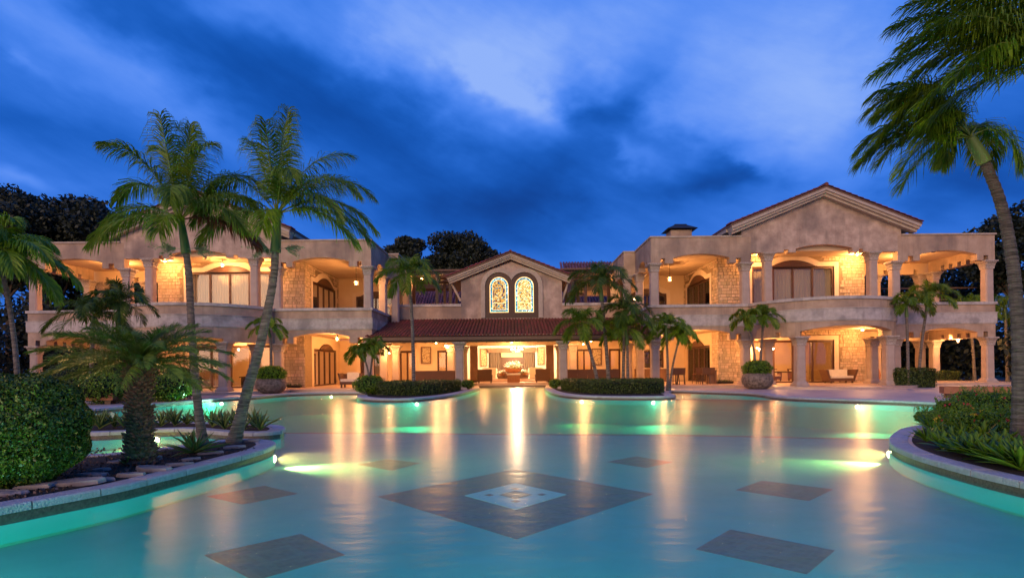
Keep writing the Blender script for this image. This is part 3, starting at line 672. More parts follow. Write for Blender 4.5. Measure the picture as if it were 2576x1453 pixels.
def window(parent, sx, axis, plane, a0, a1, z0, z1, npan, out=-1, frame=.14, arch=None, curt=None, glass_=True, surr=True, name='window', cy_=.28, mid=.10):
    "glazed opening in a wall; plane = wall face, out = direction of the outside along the normal"
    def bx(mb, A0, A1, d0, d1, Z0, Z1):
        p, q = plane+out*d0, plane+out*d1; p, q = min(p, q), max(p, q)
        if axis == 'x': mb.box(A0, A1, p, q, Z0, Z1)
        else: mb.box(p, q, A0, A1, Z0, Z1)
    mb = MB(sx); d0, d1 = -.16, -.04
    bx(mb, a0, a0+frame, d0, d1, z0, z1); bx(mb, a1-frame, a1, d0, d1, z0, z1); bx(mb, a0+frame, a1-frame, d0, d1, z1-frame*1.2, z1); bx(mb, a0+frame, a1-frame, d0, d1, z0, z0+.10)
    W = (a1-a0-2*frame)/npan
    for i in range(1, npan): bx(mb, a0+frame+W*i-frame*.42, a0+frame+W*i+frame*.42, d0, d1+.01, z0+.10, z1-frame*1.2)
    if arch:   # carved arched header board above the doors
        ac, hw, rise = arch; n = 12; P = []
        for k in range(n+1):
            t = -1+2*k/n; P.append((ac+t*hw, z1+rise*(1-t*t)))
        pts = [(ac-hw, z1+.002)]+P[1:-1]+[(ac+hw, z1+.002)]
        V = []
        for dd in (.05, .16):
            for a, z in pts:
                p = plane+out*dd; V.append((a, p, z) if axis == 'x' else (p, a, z))
        k = len(pts); mb.add(V, [tuple(range(k)), tuple(range(2*k-1, k-1, -1))]+[(i, (i+1) % k, k+(i+1) % k, k+i) for i in range(k)])
        bx(mb, ac-hw-.1, ac+hw+.1, .05, .20, z1-.05, z1)
    fr = mb.build(name, M['wood'], parent)
    if surr:
        s = MB(sx); w_ = .30
        bx(s, a0-w_, a0, -.1, .035, z0, z1+w_); bx(s, a1, a1+w_, -.1, .035, z0, z1+w_); bx(s, a0, a1, -.06, .035, z1, z1+w_)
        if arch:
            ac, hw, rise = arch; n = 12; outp = []; 
            for k in range(n+1):
                t = -1+2*k/n; outp.append((ac+t*(hw+.38), z1+w_+(rise+.10)*(1-t*t)))
            V = []
            for dd in (-.02, .045):
                for a, z in outp+[(ac+hw+.38, z1+w_-.1), (ac-hw-.38, z1+w_-.1)]:
                    p = plane+out*dd; V.append((a, p, z) if axis == 'x' else (p, a, z))
            k = n+3; s.add(V, [tuple(range(k)), tuple(range(2*k-1, k-1, -1))]+[(i, (i+1) % k, k+(i+1) % k, k+i) for i in range(k)])
        s.build('window_surround', M['surround'], fr)
    for i in range(npan):
        A = a0+frame+W*i+frame*.42*(i > 0); B = a0+frame+W*(i+1)-frame*.42*(i < npan-1)
        if glass_:
            gl = MB(sx); bx(gl, A+.01, B-.01, -.10, -.088, z0+.11, z1-frame*1.2-.01); gl.build('pane', M['glass'], fr)
        if curt: curtain(fr, A-.04, B+.04, plane-out*cy_, z0+.06, z1-.1, sx, curt, axis, folds=max(5, int((B-A)*6)))
    return fr
def lantern(loc, power, label, rod=.6, glow='glow_soft', s=1.0, group='hanging porch lanterns', col=(1, .45, .145)):
    "hanging lantern: bulb centre at loc"
    t = thing('lantern', label, 'lantern', loc, 0, group)
    mb = MB(); mb.lathe([(.015, .26*s+rod), (.015, .27*s), (.03*s, .26*s), (.05*s, .24*s), (.17*s, .15*s), (.18*s, .13*s), (.0, .13*s)], 10); mb.local('lantern_cap', M['black'], t)
    mb = MB(); mb.lathe([(.0, -.17*s), (.07*s, -.16*s), (.09*s, -.13*s), (.03, -.12*s)], 8)
    for k in range(6):
        a = k*PI/3; mb.tube([(.095*s*math.cos(a), .095*s*math.sin(a), -.14*s), (.14*s*math.cos(a), .14*s*math.sin(a), .13*s)], .007, 4)
    mb.local('cage', M['black'], t)
    mb = MB(); mb.lathe([(0, -.06*s), (.035*s, -.04*s), (.045*s, 0), (.03*s, .04*s), (0, .06*s)], 10); mb.local('bulb', M['glow'], t, smooth=True)
    point(t, (0, 0, 0), power, r=.11*s, col=col); return t
def sconce(loc, power, label, col=(1, .45, .145), group='small round lamps of the loggia'):
    t = thing('round_lamp', label, 'lamp', loc, 0, group)
    mb = MB(); mb.lathe([(.05, .13), (.06, .10), (.02, .09), (.0, .07)], 10); mb.tube([(0, 0, .12), (0, 0, .42)], .012, 5); mb.local('lamp_stem', M['black'], t)
    mb = MB(); mb.lathe([(0, -.05), (.04, -.03), (.05, 0), (.04, .03), (0, .05)], 10); mb.local('bulb', M['glow'], t, smooth=True)
    point(t, (0, 0, 0), power, r=.11, col=col); return t
def facade_feats(x0, lev, arch_side, crown, notch, center=None):
    f = [('notch', 9.93-x0, 10.22-x0, notch), ('arch', 10.77-x0, 14.5-x0, arch_side, crown), ('notch', 14.92-x0, 15.27-x0, notch)]
    o = [('notch', 26.3-x0, 26.66-x0, notch), ('arch', 27.1-x0, 30.9-x0, arch_side, crown), ('notch', 31.33-x0, 31.6-x0, notch)]
    return f, o
CW = (1, .45, .145)
def wing(sx, side, stone_seed):
    lab = {1: 'two-storey stone villa wing with the square chimney cap, right of the central gable', -1: 'two-storey stone villa wing half hidden by the two tall palms'}[sx]
    R = thing('villa_wing', lab, 'house', (20*sx, 41, 0))
    S = lambda: MB(sx)
    # ---- platform with the round front
    pl = [Vector((9.0, 42.4)), Vector((9.0, 35.0))]
    c = Vector((19.9, 37.2)); r = 6.15
    a0 = math.asin((37.2-35.0)/r)
    xs0 = c.x-r*math.cos(a0); pl.append(Vector((xs0, 35.0)))
    for k in range(1, 24):
        a = PI+a0+(PI-2*a0)*k/24; pl.append(c+Vector((math.cos(a)*r, math.sin(a)*r)))
    pl += [Vector((c.x+r*math.cos(a0), 35.0)), Vector((26.1, 35.9)), Vector((33.2, 35.9)), Vector((33.2, 47))]
    base = [p for p in pl]+[Vector((9.0, 47))]
    mb = S(); ring0 = [(p.x, p.y, .05) for p in base]; ring1 = [(p.x, p.y, .262) for p in base]; mb.loft([ring0, ring1]); 
    o = mb.build('platform', M['floor'], R)
    mb = S(); sweep(mb, pl, -.35, .035, .262, ZP); mb.build('step_nosing', M['floor'], R)
    mb = S(); mb.loft([[(p.x, p.y, .262) for p in inset_poly(base, .3)], [(p.x, p.y, ZP-.001) for p in inset_poly(base, .3)]]); mb.build('porch_floor', M['floor'], R)
    # ---- plan paths (outer faces)
    bc, br = Vector((20.3, 37.0)), 4.6
    ah = math.asin((bc.y-YF)/br)
    arc = [bc+Vector((math.cos(PI+ah+(PI-2*ah)*k/36)*br, math.sin(PI+ah+(PI-2*ah)*k/36)*br)) for k in range(37)]
    fpath = [Vector((9.28, 42.4)), Vector((9.28, YF))]+arc+[Vector((32.1, YF)), Vector((32.1, 41.6))]
    # lower entablature
    x0, x1 = arc[0].x, arc[-1].x
    mb = S(); arcade(mb, [Vector((9.28, YF)), Vector((x0, YF))], .55, ZB1, ZCAP, [('notch', .62, .94, 3.67), ('arch', 1.49, 5.2, 3.73, 3.99), ('notch', 5.6, 5.95, 3.67)]); mb.build('lower_entablature', M['stucco'], R)
    mb = S(); arcade(mb, [Vector((x1, YF)), Vector((32.1, YF))], .55, ZB1, ZCAP, [('notch', 26.3-x1, 26.66-x1, 3.67), ('arch', 27.1-x1, 30.9-x1, 3.62, 3.94), ('notch', 31.3-x1, 31.6-x1, 3.67)]); mb.build('lower_entablature', M['stucco'], R)
    La = br*(PI-2*ah)
    mb = S(); arcade(mb, arc, .5, ZB1, ZCAP, [('notch', 2.2, 2.5, 3.6), ('arch', La/2-3.0, La/2+3.0, 3.62, 3.92), ('notch', La-2.5, La-2.2, 3.6)] if sx > 0 else [('arch', La/2-3.0, La/2+3.0, 3.5, 3.62)]); mb.build('curved_entablature', M['stucco'], R)
    mb = S(); arcade(mb, [Vector((9.28, 42.4)), Vector((9.28, YF+.56))], .55, ZB1, ZCAP, [('arch', 2.0, 4.6, 3.73, 3.95)]); mb.build('side_entablature', M['stucco'], R)
    mb = S(); arcade(mb, [Vector((32.1, YF+.56)), Vector((32.1, 41.6))], .5, ZB1, ZCAP, [('notch', .9+.75*k, 1.2+.75*k, 3.65) for k in range(4)]); mb.build('side_entablature', M['stucco'], R)
    # bands + parapet
    mb = S(); sweep(mb, fpath, -.5, .07, ZB1, 4.90); mb.build('stone_band', M['trim'], R)
    mb = S(); sweep(mb, fpath, -.5, .10, 4.90, 4.95); sweep(mb, fpath, -.5, .03, 4.17+.003, ZB1-.002); mb.build('band_moulding', M['trim'], R)
    mb = S(); sweep(mb, fpath, -.28, .0, 4.95, 5.46); mb.build('balcony_wall', M['stucco'], R)
    # cap stones of the parapet, each a part
    pts = resample(fpath, .12); ms = miters(pts); cum = 0; i = 0
    while i < len(pts)-1:
        j = i+1; L_ = (pts[j]-pts[i]).length
        while j < len(pts)-1 and L_ < 1.15 and (ms[j].normalized()-ms[i].normalized()).length < .6: L_ += (pts[j+1]-pts[j]).length; j += 1
        mb = S(); rings = []
        for q in range(i, j+1):
            p, m_ = pts[q], ms[q]; t = (pts[min(q+1, len(pts)-1)]-pts[max(q-1, 0)]).normalized(); e = .004*((q == i)-(q == j))
            a = p-m_*.34+t*e; b = p+m_*.09+t*e; rings.append([(a.x, a.y, 5.462), (b.x, b.y, 5.462), (b.x, b.y, 5.64), (a.x, a.y, 5.655)])
        mb.loft(rings); mb.build('cap_stone', M['trim'], R); i = j
    # floors / ceilings
    mb = S(); mb.box(9.7, 31.6, YF+.52, 46.6, 4.02, 4.9)
    mb.loft([[(p.x, p.y, 4.02) for p in [bc+(q-bc)*.89 for q in arc]], [(p.x, p.y, 4.9) for p in [bc+(q-bc)*.89 for q in arc]]]); mb.build('upper_floor', M['plaster'], R)
    mb = S(); mb.box(9.5, 31.9, YF+.5, 46.7, 9.22, 9.8); mb.build('porch_ceiling', M['plaster'], R)
    # ---- upper facade
    mb = S(); arcade(mb, [Vector((9.28, YF)), Vector((15.93, YF))], .5, ZTOP, ZB2, [('notch', .65, .94, 8.72), ('arch', 1.49, 5.22, 8.74, 9.0), ('notch', 5.64, 5.99, 8.7)]); mb.build('upper_entablature', M['stucco'], R)
    mb = S(); arcade(mb, [Vector((25.66, YF)), Vector((32.1, YF))], .5, ZTOP, ZB2+.02, [('notch', .68, 1.04, 8.72), ('arch', 1.46, 5.26, 8.8, 9.07), ('notch', 5.69, 6.0, 8.72)]); mb.build('upper_entablature', M['stucco'], R)
    # gable wall: arcade part + triangle
    gx0, gx1, gc = 15.3, 25.9, 20.6
    mb = S(); arcade(mb, [Vector((15.932, YF)), Vector((25.658, YF))], .5, ZTOP+.3, 9.03, [('notch', 2.17, 2.5, 9.22), ('arch', 2.97, 6.73, 9.28, 9.54), ('notch', 7.17, 7.42, 9.22)])
    zp = 12.85
    mb.loft([[(gx0, YF, ZTOP), (15.93, YF, ZTOP), (15.93, YF, ZTOP+.3), (25.66, YF, ZTOP+.3), (25.66, YF, ZTOP), (gx1, YF, ZTOP), (gx1, YF, 10.75), (gc, YF, zp), (gx0, YF, 10.75)],
             [(gx0, YF+.5, ZTOP), (15.93, YF+.5, ZTOP), (15.93, YF+.5, ZTOP+.3), (25.66, YF+.5, ZTOP+.3), (25.66, YF+.5, ZTOP), (gx1, YF+.5, ZTOP), (gx1, YF+.5, 10.75), (gc, YF+.5, zp), (gx0, YF+.5, 10.75)]])
    mb.box(gx0, gx0+.4, YF+.5, 47, 9.8, 10.85); mb.box(gx1-.4, gx1, YF+.5, 47, 9.8, 10.85); mb.build('gable_wall', M['stucco_gable'], R)
    # side parapets and back
    mb = S(); arcade(mb, [Vector((9.28, 41.1)), Vector((9.28, YF+.5))], .5, ZTOP, ZB2, [('notch', .55, .8, 8.7), ('arch', 1.2, 3.0, 8.7, 8.95), ('notch', 3.3, 3.6, 8.7)]); mb.build('side_entablature', M['stucco'], R)
    mb = S(); arcade(mb, [Vector((8.45, 41.1)), Vector((9.28, 41.1))], .5, ZTOP, ZB2, []); mb.box(8.45, 8.95, 41.6, 47, ZB2, ZTOP); mb.build('side_entablature', M['stucco'], R)
    mb = S(); arcade(mb, [Vector((32.1, YF+.5)), Vector((32.1, 41.6))], .5, ZTOP, ZB2+.02, [('notch', .9+.75*k, 1.2+.75*k, 8.72) for k in range(4)]); mb.build('side_entablature', M['stucco'], R)
    mb = S(); arcade(mb, [Vector((26.9, 42.0)), Vector((32.1, 42.0))], .5, ZTOP, ZB2, [('notch', .5, .85, 8.72), ('notch', 1.6, 1.95, 8.72), ('notch', 3.9, 4.2, 8.72)]); mb.build('rear_entablature', M['plaster'], R)
    mb = S(); arcade(mb, [Vector((26.9, 42.0)), Vector((32.1, 42.0))], .5, ZB1, ZCAP, [('notch', .5, .85, 3.65), ('notch', 1.6, 1.95, 3.65), ('notch', 3.0, 3.3, 3.65)]); mb.box(26.9, 32.1, 42.0, 42.4, 4.9, 5.5); mb.build('rear_entablature', M['plaster'], R)
    # parapet coping on top
    mb = S(); sweep(mb, [Vector((8.45, 47)), Vector((8.45, 41.1)), Vector((9.28, 41.1)), Vector((9.28, YF)), Vector((gx0-.002, YF))], -.55, .06, ZTOP, ZTOP+.10)
    sweep(mb, [Vector((gx1+.002, YF)), Vector((32.1, YF)), Vector((32.1, 42.5))], -.55, .08, ZTOP, ZTOP+.10); mb.build('parapet_coping', M['fascia'], R)
    mb = S(); mb.box(9.6, 31.7, YF+.5, 47, 9.8, 9.86); mb.build('flat_roof', M['stucco'], R)
    # ---- gable roof
    ex, ez, pz, yf, yb = 6.25, 10.80, 13.25, YF-.75, 48
    rp = S()
    for s_ in (-1, 1):
        A = (gc+s_*ex, ez); B = (gc, pz); dx, dz = B[0]-A[0], B[1]-A[1]; Ln = math.hypot(dx, dz); nx, nz = -dz/Ln*s_*-1*-1, abs(dx)/Ln
        rp.loft([[(A[0], y, A[1]-.02), (B[0], y, B[1]-.02), (B[0], y, B[1]-.14), (A[0], y, A[1]-.14)] for y in (yf+.1, yb)])
    rf = rp.build('roof', M['wood2'], R)
    def tiles(name, A, B, ys, ye, step, parent, m, rad=.075, rowl=.40, kind='stuff'):
        "barrel tiles on a slope from eave A to ridge B (x,z), running along y"
        t = S(); dx, dz = B[0]-A[0], B[1]-A[1]; Ln = math.hypot(dx, dz); ux, uz = dx/Ln, dz/Ln; nx, nz = (-uz, ux) if ux > 0 else (uz, -ux)
        nr = int(Ln/rowl); y = ys
        while y < ye:
            for k in range(nr):
                s0, s1 = k*Ln/nr-.03, (k+1)*Ln/nr+.03; P = []
                for s, lift, rr in ((s0, .045, rad*1.12), (s1, .012, rad*.9)):
                    for j in range(5):
                        th = PI*j/4; P.append((A[0]+ux*s+nx*(lift+rr*math.sin(th)), y-rr*math.cos(th), A[1]+uz*s+nz*(lift+rr*math.sin(th))))
                t.add(P, [(j, j+1, 6+j, 5+j) for j in range(4)]+[(0, 1, 2, 3, 4)])
            y += step
        return t.build(name, m, parent, kind=kind)
    for s_ in (-1, 1):
        A = (gc+s_*ex, ez); B = (gc, pz)
        tiles('roof_tiles', A, B, yf+.12, yf+.12+.2*4, .2, rf, M['tile'])
        t = S(); t.loft([[(A[0], y, A[1]), (B[0], y, B[1]), (B[0], y, B[1]+.07), (A[0], y, A[1]+.07)] for y in (yf+.85, yb)]); t.build('roof_tiles_back', M['tile'], rf)
        # raking fascia with mouldings
        ff = S()
        for (dy0, dy1, h0, h1) in ((.10, .9, -.30, -.14), (.20, .9, -.44, -.30), (.36, .9, -.60, -.44)):
            k0 = abs(h1)*.0
            ff.loft([[(A[0]-s_*abs(h0)*.35, yf+dy0, A[1]+h0), (A[0]-s_*abs(h1)*.35, yf+dy0, A[1]+h1), (B[0], yf+dy0, B[1]+h1), (B[0], yf+dy0, B[1]+h0)],
                     [(A[0]-s_*abs(h0)*.35, yf+dy1, A[1]+h0), (A[0]-s_*abs(h1)*.35, yf+dy1, A[1]+h1), (B[0], yf+dy1, B[1]+h1), (B[0], yf+dy1, B[1]+h0)]])
        # eave board running back
        ff.box(*sorted((A[0], A[0]-s_*.9)), yf+.9, yb, A[1]-.36, A[1]-.15)
        ff.build('fascia', M['fascia'], rf)
    rt = S(); rt.tube([(gc, yf+.05, pz+.07), (gc, yb, pz+.07)], .13, 8); rt.build('ridge_tile', M['tile'], rf)
    # ---- inner block walls
    BY, BX0, BX1 = 39.0, 14.7, 25.1
    wu = (17.1, 22.95, 5.0, 8.55); wl_ = (17.1, 22.9, ZP, 3.32)
    mb = S()
    wallbox(mb, 'x', BY, BY+.3, BX0, BX1, ZP, 4.02, [wl_]); wallbox(mb, 'x', BY, BY+.3, BX0, BX1, 4.9, 9.22, [wu])
    wallbox(mb, 'y', BX0, BX0+.3, BY+.3, 46.7, ZP, 4.02, [(40.7, 45.9, ZP, 3.1)]); wallbox(mb, 'y', BX0, BX0+.3, BY+.3, 46.7, 4.9, 9.22, [(40.6, 45.9, 5.0, 8.1)])
    wallbox(mb, 'y', BX1-.3, BX1, BY+.3, 46.7, ZP, 4.02); wallbox(mb, 'y', BX1-.3, BX1, BY+.3, 46.7, 4.9, 9.22)
    mb.build('block_wall', M['mortar'], R)
    mb = S(); wallbox(mb, 'x', 46.7, 47.0, 8.5, 15.0, ZP, 4.02, [(10.6, 12.9, ZP, 2.9)]); wallbox(mb, 'x', 46.7, 47.0, 8.5, 15.0, 4.9, 9.22, [(9.9, 13.2, 5.6, 7.7)]); 
    wallbox(mb, 'x', 44.6, 44.9, 25.1, 29.2, ZP, 4.02); wallbox(mb, 'x', 43.6, 43.9, 25.1, 27.4, 4.9, 9.22)
    mb.build('rear_wall', M['plaster'], R)
    regs = [('x', BY, BX0, BX1, 5.3, 9.22, [(16.75, 23.3, 5, 8.9), (18.1, 21.9, 8.8, 9.22)], sx), ('x', BY, BX0, BX1, ZP, 4.02, [(16.75, 23.25, 0, 3.65)], sx),
            ('y', BX0, BY, 46.7, 5.3, 9.22, [(40.25, 46.25, 5, 8.45), (41.2, 45.3, 8.2, 9.0)], sx)]
    if sx > 0: regs.append(('y', BX0, BY, 40.3, ZP, 4.02, [], sx))
    stones(R, regs, 290, stone_seed)
    if sx < 0 or True:
        mb = S(); mb.box(BX0-.03, BX0-.005, 40.3, 46.7, ZP, 4.02) if False else None
    # plaster skin on the porch side wall downstairs
    mb = S(); wallbox(mb, 'y', BX0-.03, BX0-.004, 40.31, 46.7, ZP, 4.02, [(40.7, 45.9, ZP, 3.1)]); mb.build('plaster_face', M['plaster'], R)
    cm = M['curtain']
    window(R, sx, 'x', BY, *wu, 4, arch=(20.0, 1.55, .42), curt=cm, mid=.1)
    window(R, sx, 'x', BY, *wl_, 4 if sx > 0 else 4, arch=None, curt=None, name='glass_door')
    window(R, sx, 'y', BX0, 40.6, 45.9, 5.0, 8.1, 4, out=-1, arch=(43.2, 1.7, .55), curt=cm, cy_=.3)
    window(R, sx, 'y', BX0, 40.7, 45.9, ZP, 3.1, 4, out=-1, arch=(43.3, 1.5, .45), name='glass_door', surr=False)
    window(R, sx, 'x', 46.7, 10.6, 12.9, ZP, 2.9, 2, name='glass_door')
    window(R, sx, 'x', 46.7, 9.9, 13.2, 5.6, 7.7, 2, arch=(11.5, 1.3, .4))
    # rooms behind the glass
    mb = S(); mb.box(15.0, 24.8, 45.8, 46.0, ZP, 4.02); mb.box(9.6, 14.6, 50, 50.2, ZP, 4); mb.build('room_wall', M['plaster'], R)
    mb = S(); mb.box(8.5, 15, 48.6, 48.8, 4.9, 9.2); mb.build('dark_screen', M['wood'], R)
    mb = S(); mb.box(15.0, 24.8, 43.8, 44.0, 4.9, 9.2); mb.build('room_wall', M['plaster'], R)
    # ---- columns
    for x in (9.55, 15.6, 17.1, 24.1, 25.6, 31.8): column(x, Y0, ZP, ZCAP, R, sx)
    for x, y in ((17.5, 33.4), (23.0, 33.55)): column(x, y, ZP, ZCAP, R, sx)
    for x in (9.55, 15.6, 25.6, 31.8): column(x, Y0, 4.9, ZB2, R, sx, base=False)
    for x in (17.1, 24.1): column(x, Y0, 4.9, 9.03, R, sx, base=False)
    for x, y in ((9.55, 40.9), (8.75, 41.4), (31.7, 41.2), (31.4, 42.2), (28.0, 42.2)):
        column(x, y, ZP, ZCAP, R, sx); column(x, y, 4.9, ZB2, R, sx, base=False)
    return R
def inset_poly(P, d):
    c = sum(P, Vector((0, 0)))/len(P); return [p+(c-p).normalized()*d for p in P]
WR = wing(1, 'right', 5); WLf = wing(-1, 'left', 9)
# chimney on the right wing
ch = MB(); ch.box(11.15, 12.6, 38.2, 39.4, 9.86, 11.02); chm = ch.build('chimney', M['stucco'], WR)
ch = MB(); ch.box(11.3, 12.45, 38.35, 39.25, 11.02, 11.14); ch.loft([[(10.85, 37.9, 11.10), (12.95, 37.9, 11.10), (12.95, 39.7, 11.10), (10.85, 39.7, 11.10)], [(11.45, 38.4, 11.42), (12.35, 38.4, 11.42), (12.35, 39.2, 11.42), (11.45, 39.2, 11.42)], [(11.5, 38.45, 11.50), (12.3, 38.45, 11.50), (12.3, 39.15, 11.50), (11.5, 39.15, 11.50)]]); ch.build('chimney_cap', M['black'], chm)

# ------------------------------------------------------------------ centre house
C = thing('central_house', 'central gabled house with twin stained-glass arches above a red tiled loggia', 'house', (0, 44, 0))
CYW = 42.4
def arch_poly(cx, hw, z0, zs, n=14):   # from bottom left up and over
    P = [(cx-hw, z0)]
    for k in range(n+1): a = PI-PI*k/n; P.append((cx+hw*math.cos(a), zs+hw*math.sin(a)))
    P.append((cx+hw, z0)); return P
def extr(mb, P, y0, y1):
    k = len(P); mb.add([(p[0], y0, p[1]) for p in P]+[(p[0], y1, p[1]) for p in P], [tuple(range(k)), tuple(range(2*k-1, k-1, -1))]+[(i, (i+1) % k, k+(i+1) % k, k+i) for i in range(k)])
K = CYW/45.9  # sizes measured at the wall depth
def az(px, py): p = AT(px, py, CYW); return p.x, p.z
gl, gr_ = az(1160, 760)[0], az(1414, 760)[0]
zpk = az(1284, 650)[1]; zev = az(1284, 702)[1]
mb = MB(); gcx = (gl+gr_)/2
P = [(gl, 3.9), (gr_, 3.9), (gr_, zev-.1), (gcx, zpk-.25), (gl, zev-.1)]; extr(mb, P, CYW, CYW+.4); mb.box(gl, gl+.3, CYW+.4, 50, 3.9, zev-.1); mb.box(gr_-.3, gr_, CYW+.4, 50, 3.9, zev-.1)
mb.build('gable_wall', M['stucco_gable'], C)
mb = MB(); zt = az(1060, 765)[1]
mb.box(-9.4, gl, CYW+.02, CYW+.3, 3.9, zt-.2); mb.box(gr_, 9.4, CYW+.02, CYW+.3, 3.9, zt-.2); mb.build('balcony_wall', M['stucco'], C)
mb = MB(); mb.box(-9.6, gl-.002, CYW-.06, CYW+.4, zt-.2, zt); mb.box(gr_+.002, 9.6, CYW-.06, CYW+.4, zt-.2, zt); mb.build('parapet_coping', M['trim'], C)
# gable roof
A_l = az(1124, 699); A_r = az(1440, 697); pk = az(1284, 637)
rf = MB()
rf_o = None
for s_, A in ((-1, A_l), (1, A_r)):
    B = pk
    rf.loft([[(A[0], y, A[1]-.02), (B[0], y, B[1]-.02), (B[0], y, B[1]-.12), (A[0], y, A[1]-.12)] for y in (CYW-.6, 50)])
rf_o = rf.build('roof', M['wood2'], C)
def tile_field(name, org, ux, nrm, across, W, Ln, step, rowl, m, parent, rad=None, clip=None, kind='stuff'):
    "generic barrel tiles: org eave corner, ux up-slope unit, across unit"
    org, ux, nrm, across = map(Vector, (org, ux, nrm, across)); ux.normalize(); nrm.normalize(); across.normalize()
    rad = rad or step*.42; nr = max(1, int(Ln/rowl)); nc_ = int(W/step); mb = MB()
    for i in range(nc_+1):
        a = i*step
        for k in range(nr):
            s0, s1 = k*Ln/nr-.03, (k+1)*Ln/nr+.03
            if clip and not clip(a, (s0+s1)/2): continue
            P = []
            for s, lift, rr in ((s0, .045, rad*1.1), (s1, .01, rad*.88)):
                for j in range(5):
                    th = PI*j/4; P.append(tuple(org+ux*s+across*(a-rr*math.cos(th))+nrm*(lift+rr*math.sin(th))))
            mb.add(P, [(j, j+1, 6+j, 5+j) for j in range(4)]+[(0, 1, 2, 3, 4)])
    return mb.build(name, m, parent, kind=kind)
for s_, A in ((-1, A_l), (1, A_r)):
    u_ = Vector((pk[0]-A[0], 0, pk[1]-A[1])); n_ = Vector((-u_.z*(-s_)*-1, 0, abs(u_.x))) ; n_ = Vector((s_*u_.z, 0, abs(u_.x)))
    tile_field('roof_tiles', (A[0], CYW-.55, A[1]), u_, n_, (0, 1, 0), 1.0, u_.length, .22, .38, M['tile'], rf_o)
    t = MB(); t.loft([[(A[0], y, A[1]), (pk[0], y, pk[1]), (pk[0], y, pk[1]+.06), (A[0], y, A[1]+.06)] for y in (CYW+.3, 50)]); t.build('roof_tiles_back', M['tile'], rf_o)
    ff = MB()
    for dy0, h0, h1 in ((-.55, -.24, -.12), (-.45, -.36, -.24), (-.32, -.50, -.36)):
        ff.loft([[(A[0]-s_*abs(h0)*.5, CYW+d, A[1]+h0), (A[0]-s_*abs(h1)*.5, CYW+d, A[1]+h1), (pk[0], CYW+d, pk[1]+h1), (pk[0], CYW+d, pk[1]+h0)] for d in (dy0, -.001)])
    ff.build('fascia', M['fascia'], rf_o)
    br_ = MB(); xg = gl if s_ < 0 else gr_
    br_.tube([(A[0]-s_*.25, CYW+.3, A[1]-.2), (xg+s_*.05, CYW+.3, A[1]-1.75)], .09, 6); br_.build('eave_brace', M['fascia'], rf_o)
t = MB(); t.tube([(pk[0], CYW-.6, pk[1]+.05), (pk[0], 50, pk[1]+.05)], .12, 8); t.build('ridge_tile', M['tile'], rf_o)
# twin arched window
zb = az(1284, 799)[1]; zfr = az(1284, 785.5)[1]
wx = [az(1255.5, 740)[0], az(1319, 740)[0]]; hwg = (az(1279, 740)[0]-az(1232, 740)[0])/2; ztopg = az(1284, 696.5)[1]
dark = MB(); sur = MB(); fo = None
hwd = hwg+.36; zs = ztopg-hwg
Pd = [(wx[0]-hwd, zb)]
n = 16
def arc_pts(cx, hw, a0, a1, n=16): return [(cx+hw*math.cos(a0+(a1-a0)*k/n), zs+hw*math.sin(a0+(a1-a0)*k/n)) for k in range(n+1)]
half = (wx[1]-wx[0])/2; aj = math.acos(min(1, half/hwd))
Pd = [(wx[0]-hwd, zb)]+arc_pts(wx[0], hwd, PI, aj)+arc_pts(wx[1], hwd, PI-aj, 0)[1:]+[(wx[1]+hwd, zb)]
extr(dark, Pd, CYW-.03, CYW-.002); fo = dark.build('window', M['wood'], C)
hws = hwd+.33; aj2 = math.acos(min(1, half/hws))
Ps = [(wx[0]-hws, zb)]+arc_pts(wx[0], hws, PI, aj2)+arc_pts(wx[1], hws, PI-aj2, 0)[1:]+[(wx[1]+hws, zb)]
k = len(Ps); sur.add([(p[0], CYW-.12, p[1]) for p in Ps]+[(p[0], CYW-.12, p[1]) for p in Pd]+[(p[0], CYW-.001, p[1]) for p in Ps]+[(p[0], CYW-.001, p[1]) for p in Pd],
    [(i, i+1, k+i+1, k+i) for i in range(k-1)]+[(i, i+1, 2*k+i+1, 2*k+i) for i in range(k-1)]+[(k+i, k+i+1, 3*k+i+1, 3*k+i) for i in range(k-1)])
sur.build('window_surround', M['fascia'], fo)
for i, cx in enumerate(wx):
    def AP(hw): return arch_poly(cx, hw, zfr+(hwg-hw), zs)
    a = MB(); extr(a, AP(hwg), CYW-.045, CYW-.032); a.build('glass_edge', M['sg_gold'], fo)
    a = MB(); extr(a, AP(hwg-.05), CYW-.055, CYW-.047); a.build('glass_border', M['sg_border'], fo)
    a = MB(); extr(a, AP(hwg-.20), CYW-.062, CYW-.056); a.build('glass_bead', M['sg_gold'], fo)
    a = MB(); extr(a, AP(hwg-.23), CYW-.070, CYW-.064); a.build('glass_field', M['sg_field1'] if i == 0 else M['sg_field2'], fo)
    a = MB(); a.box(cx-hwg+.24, cx+hwg-.24, CYW-.078, CYW-.072, zfr+.72, zfr+.76); a.build('glass_rail', M['sg_gold'], fo)
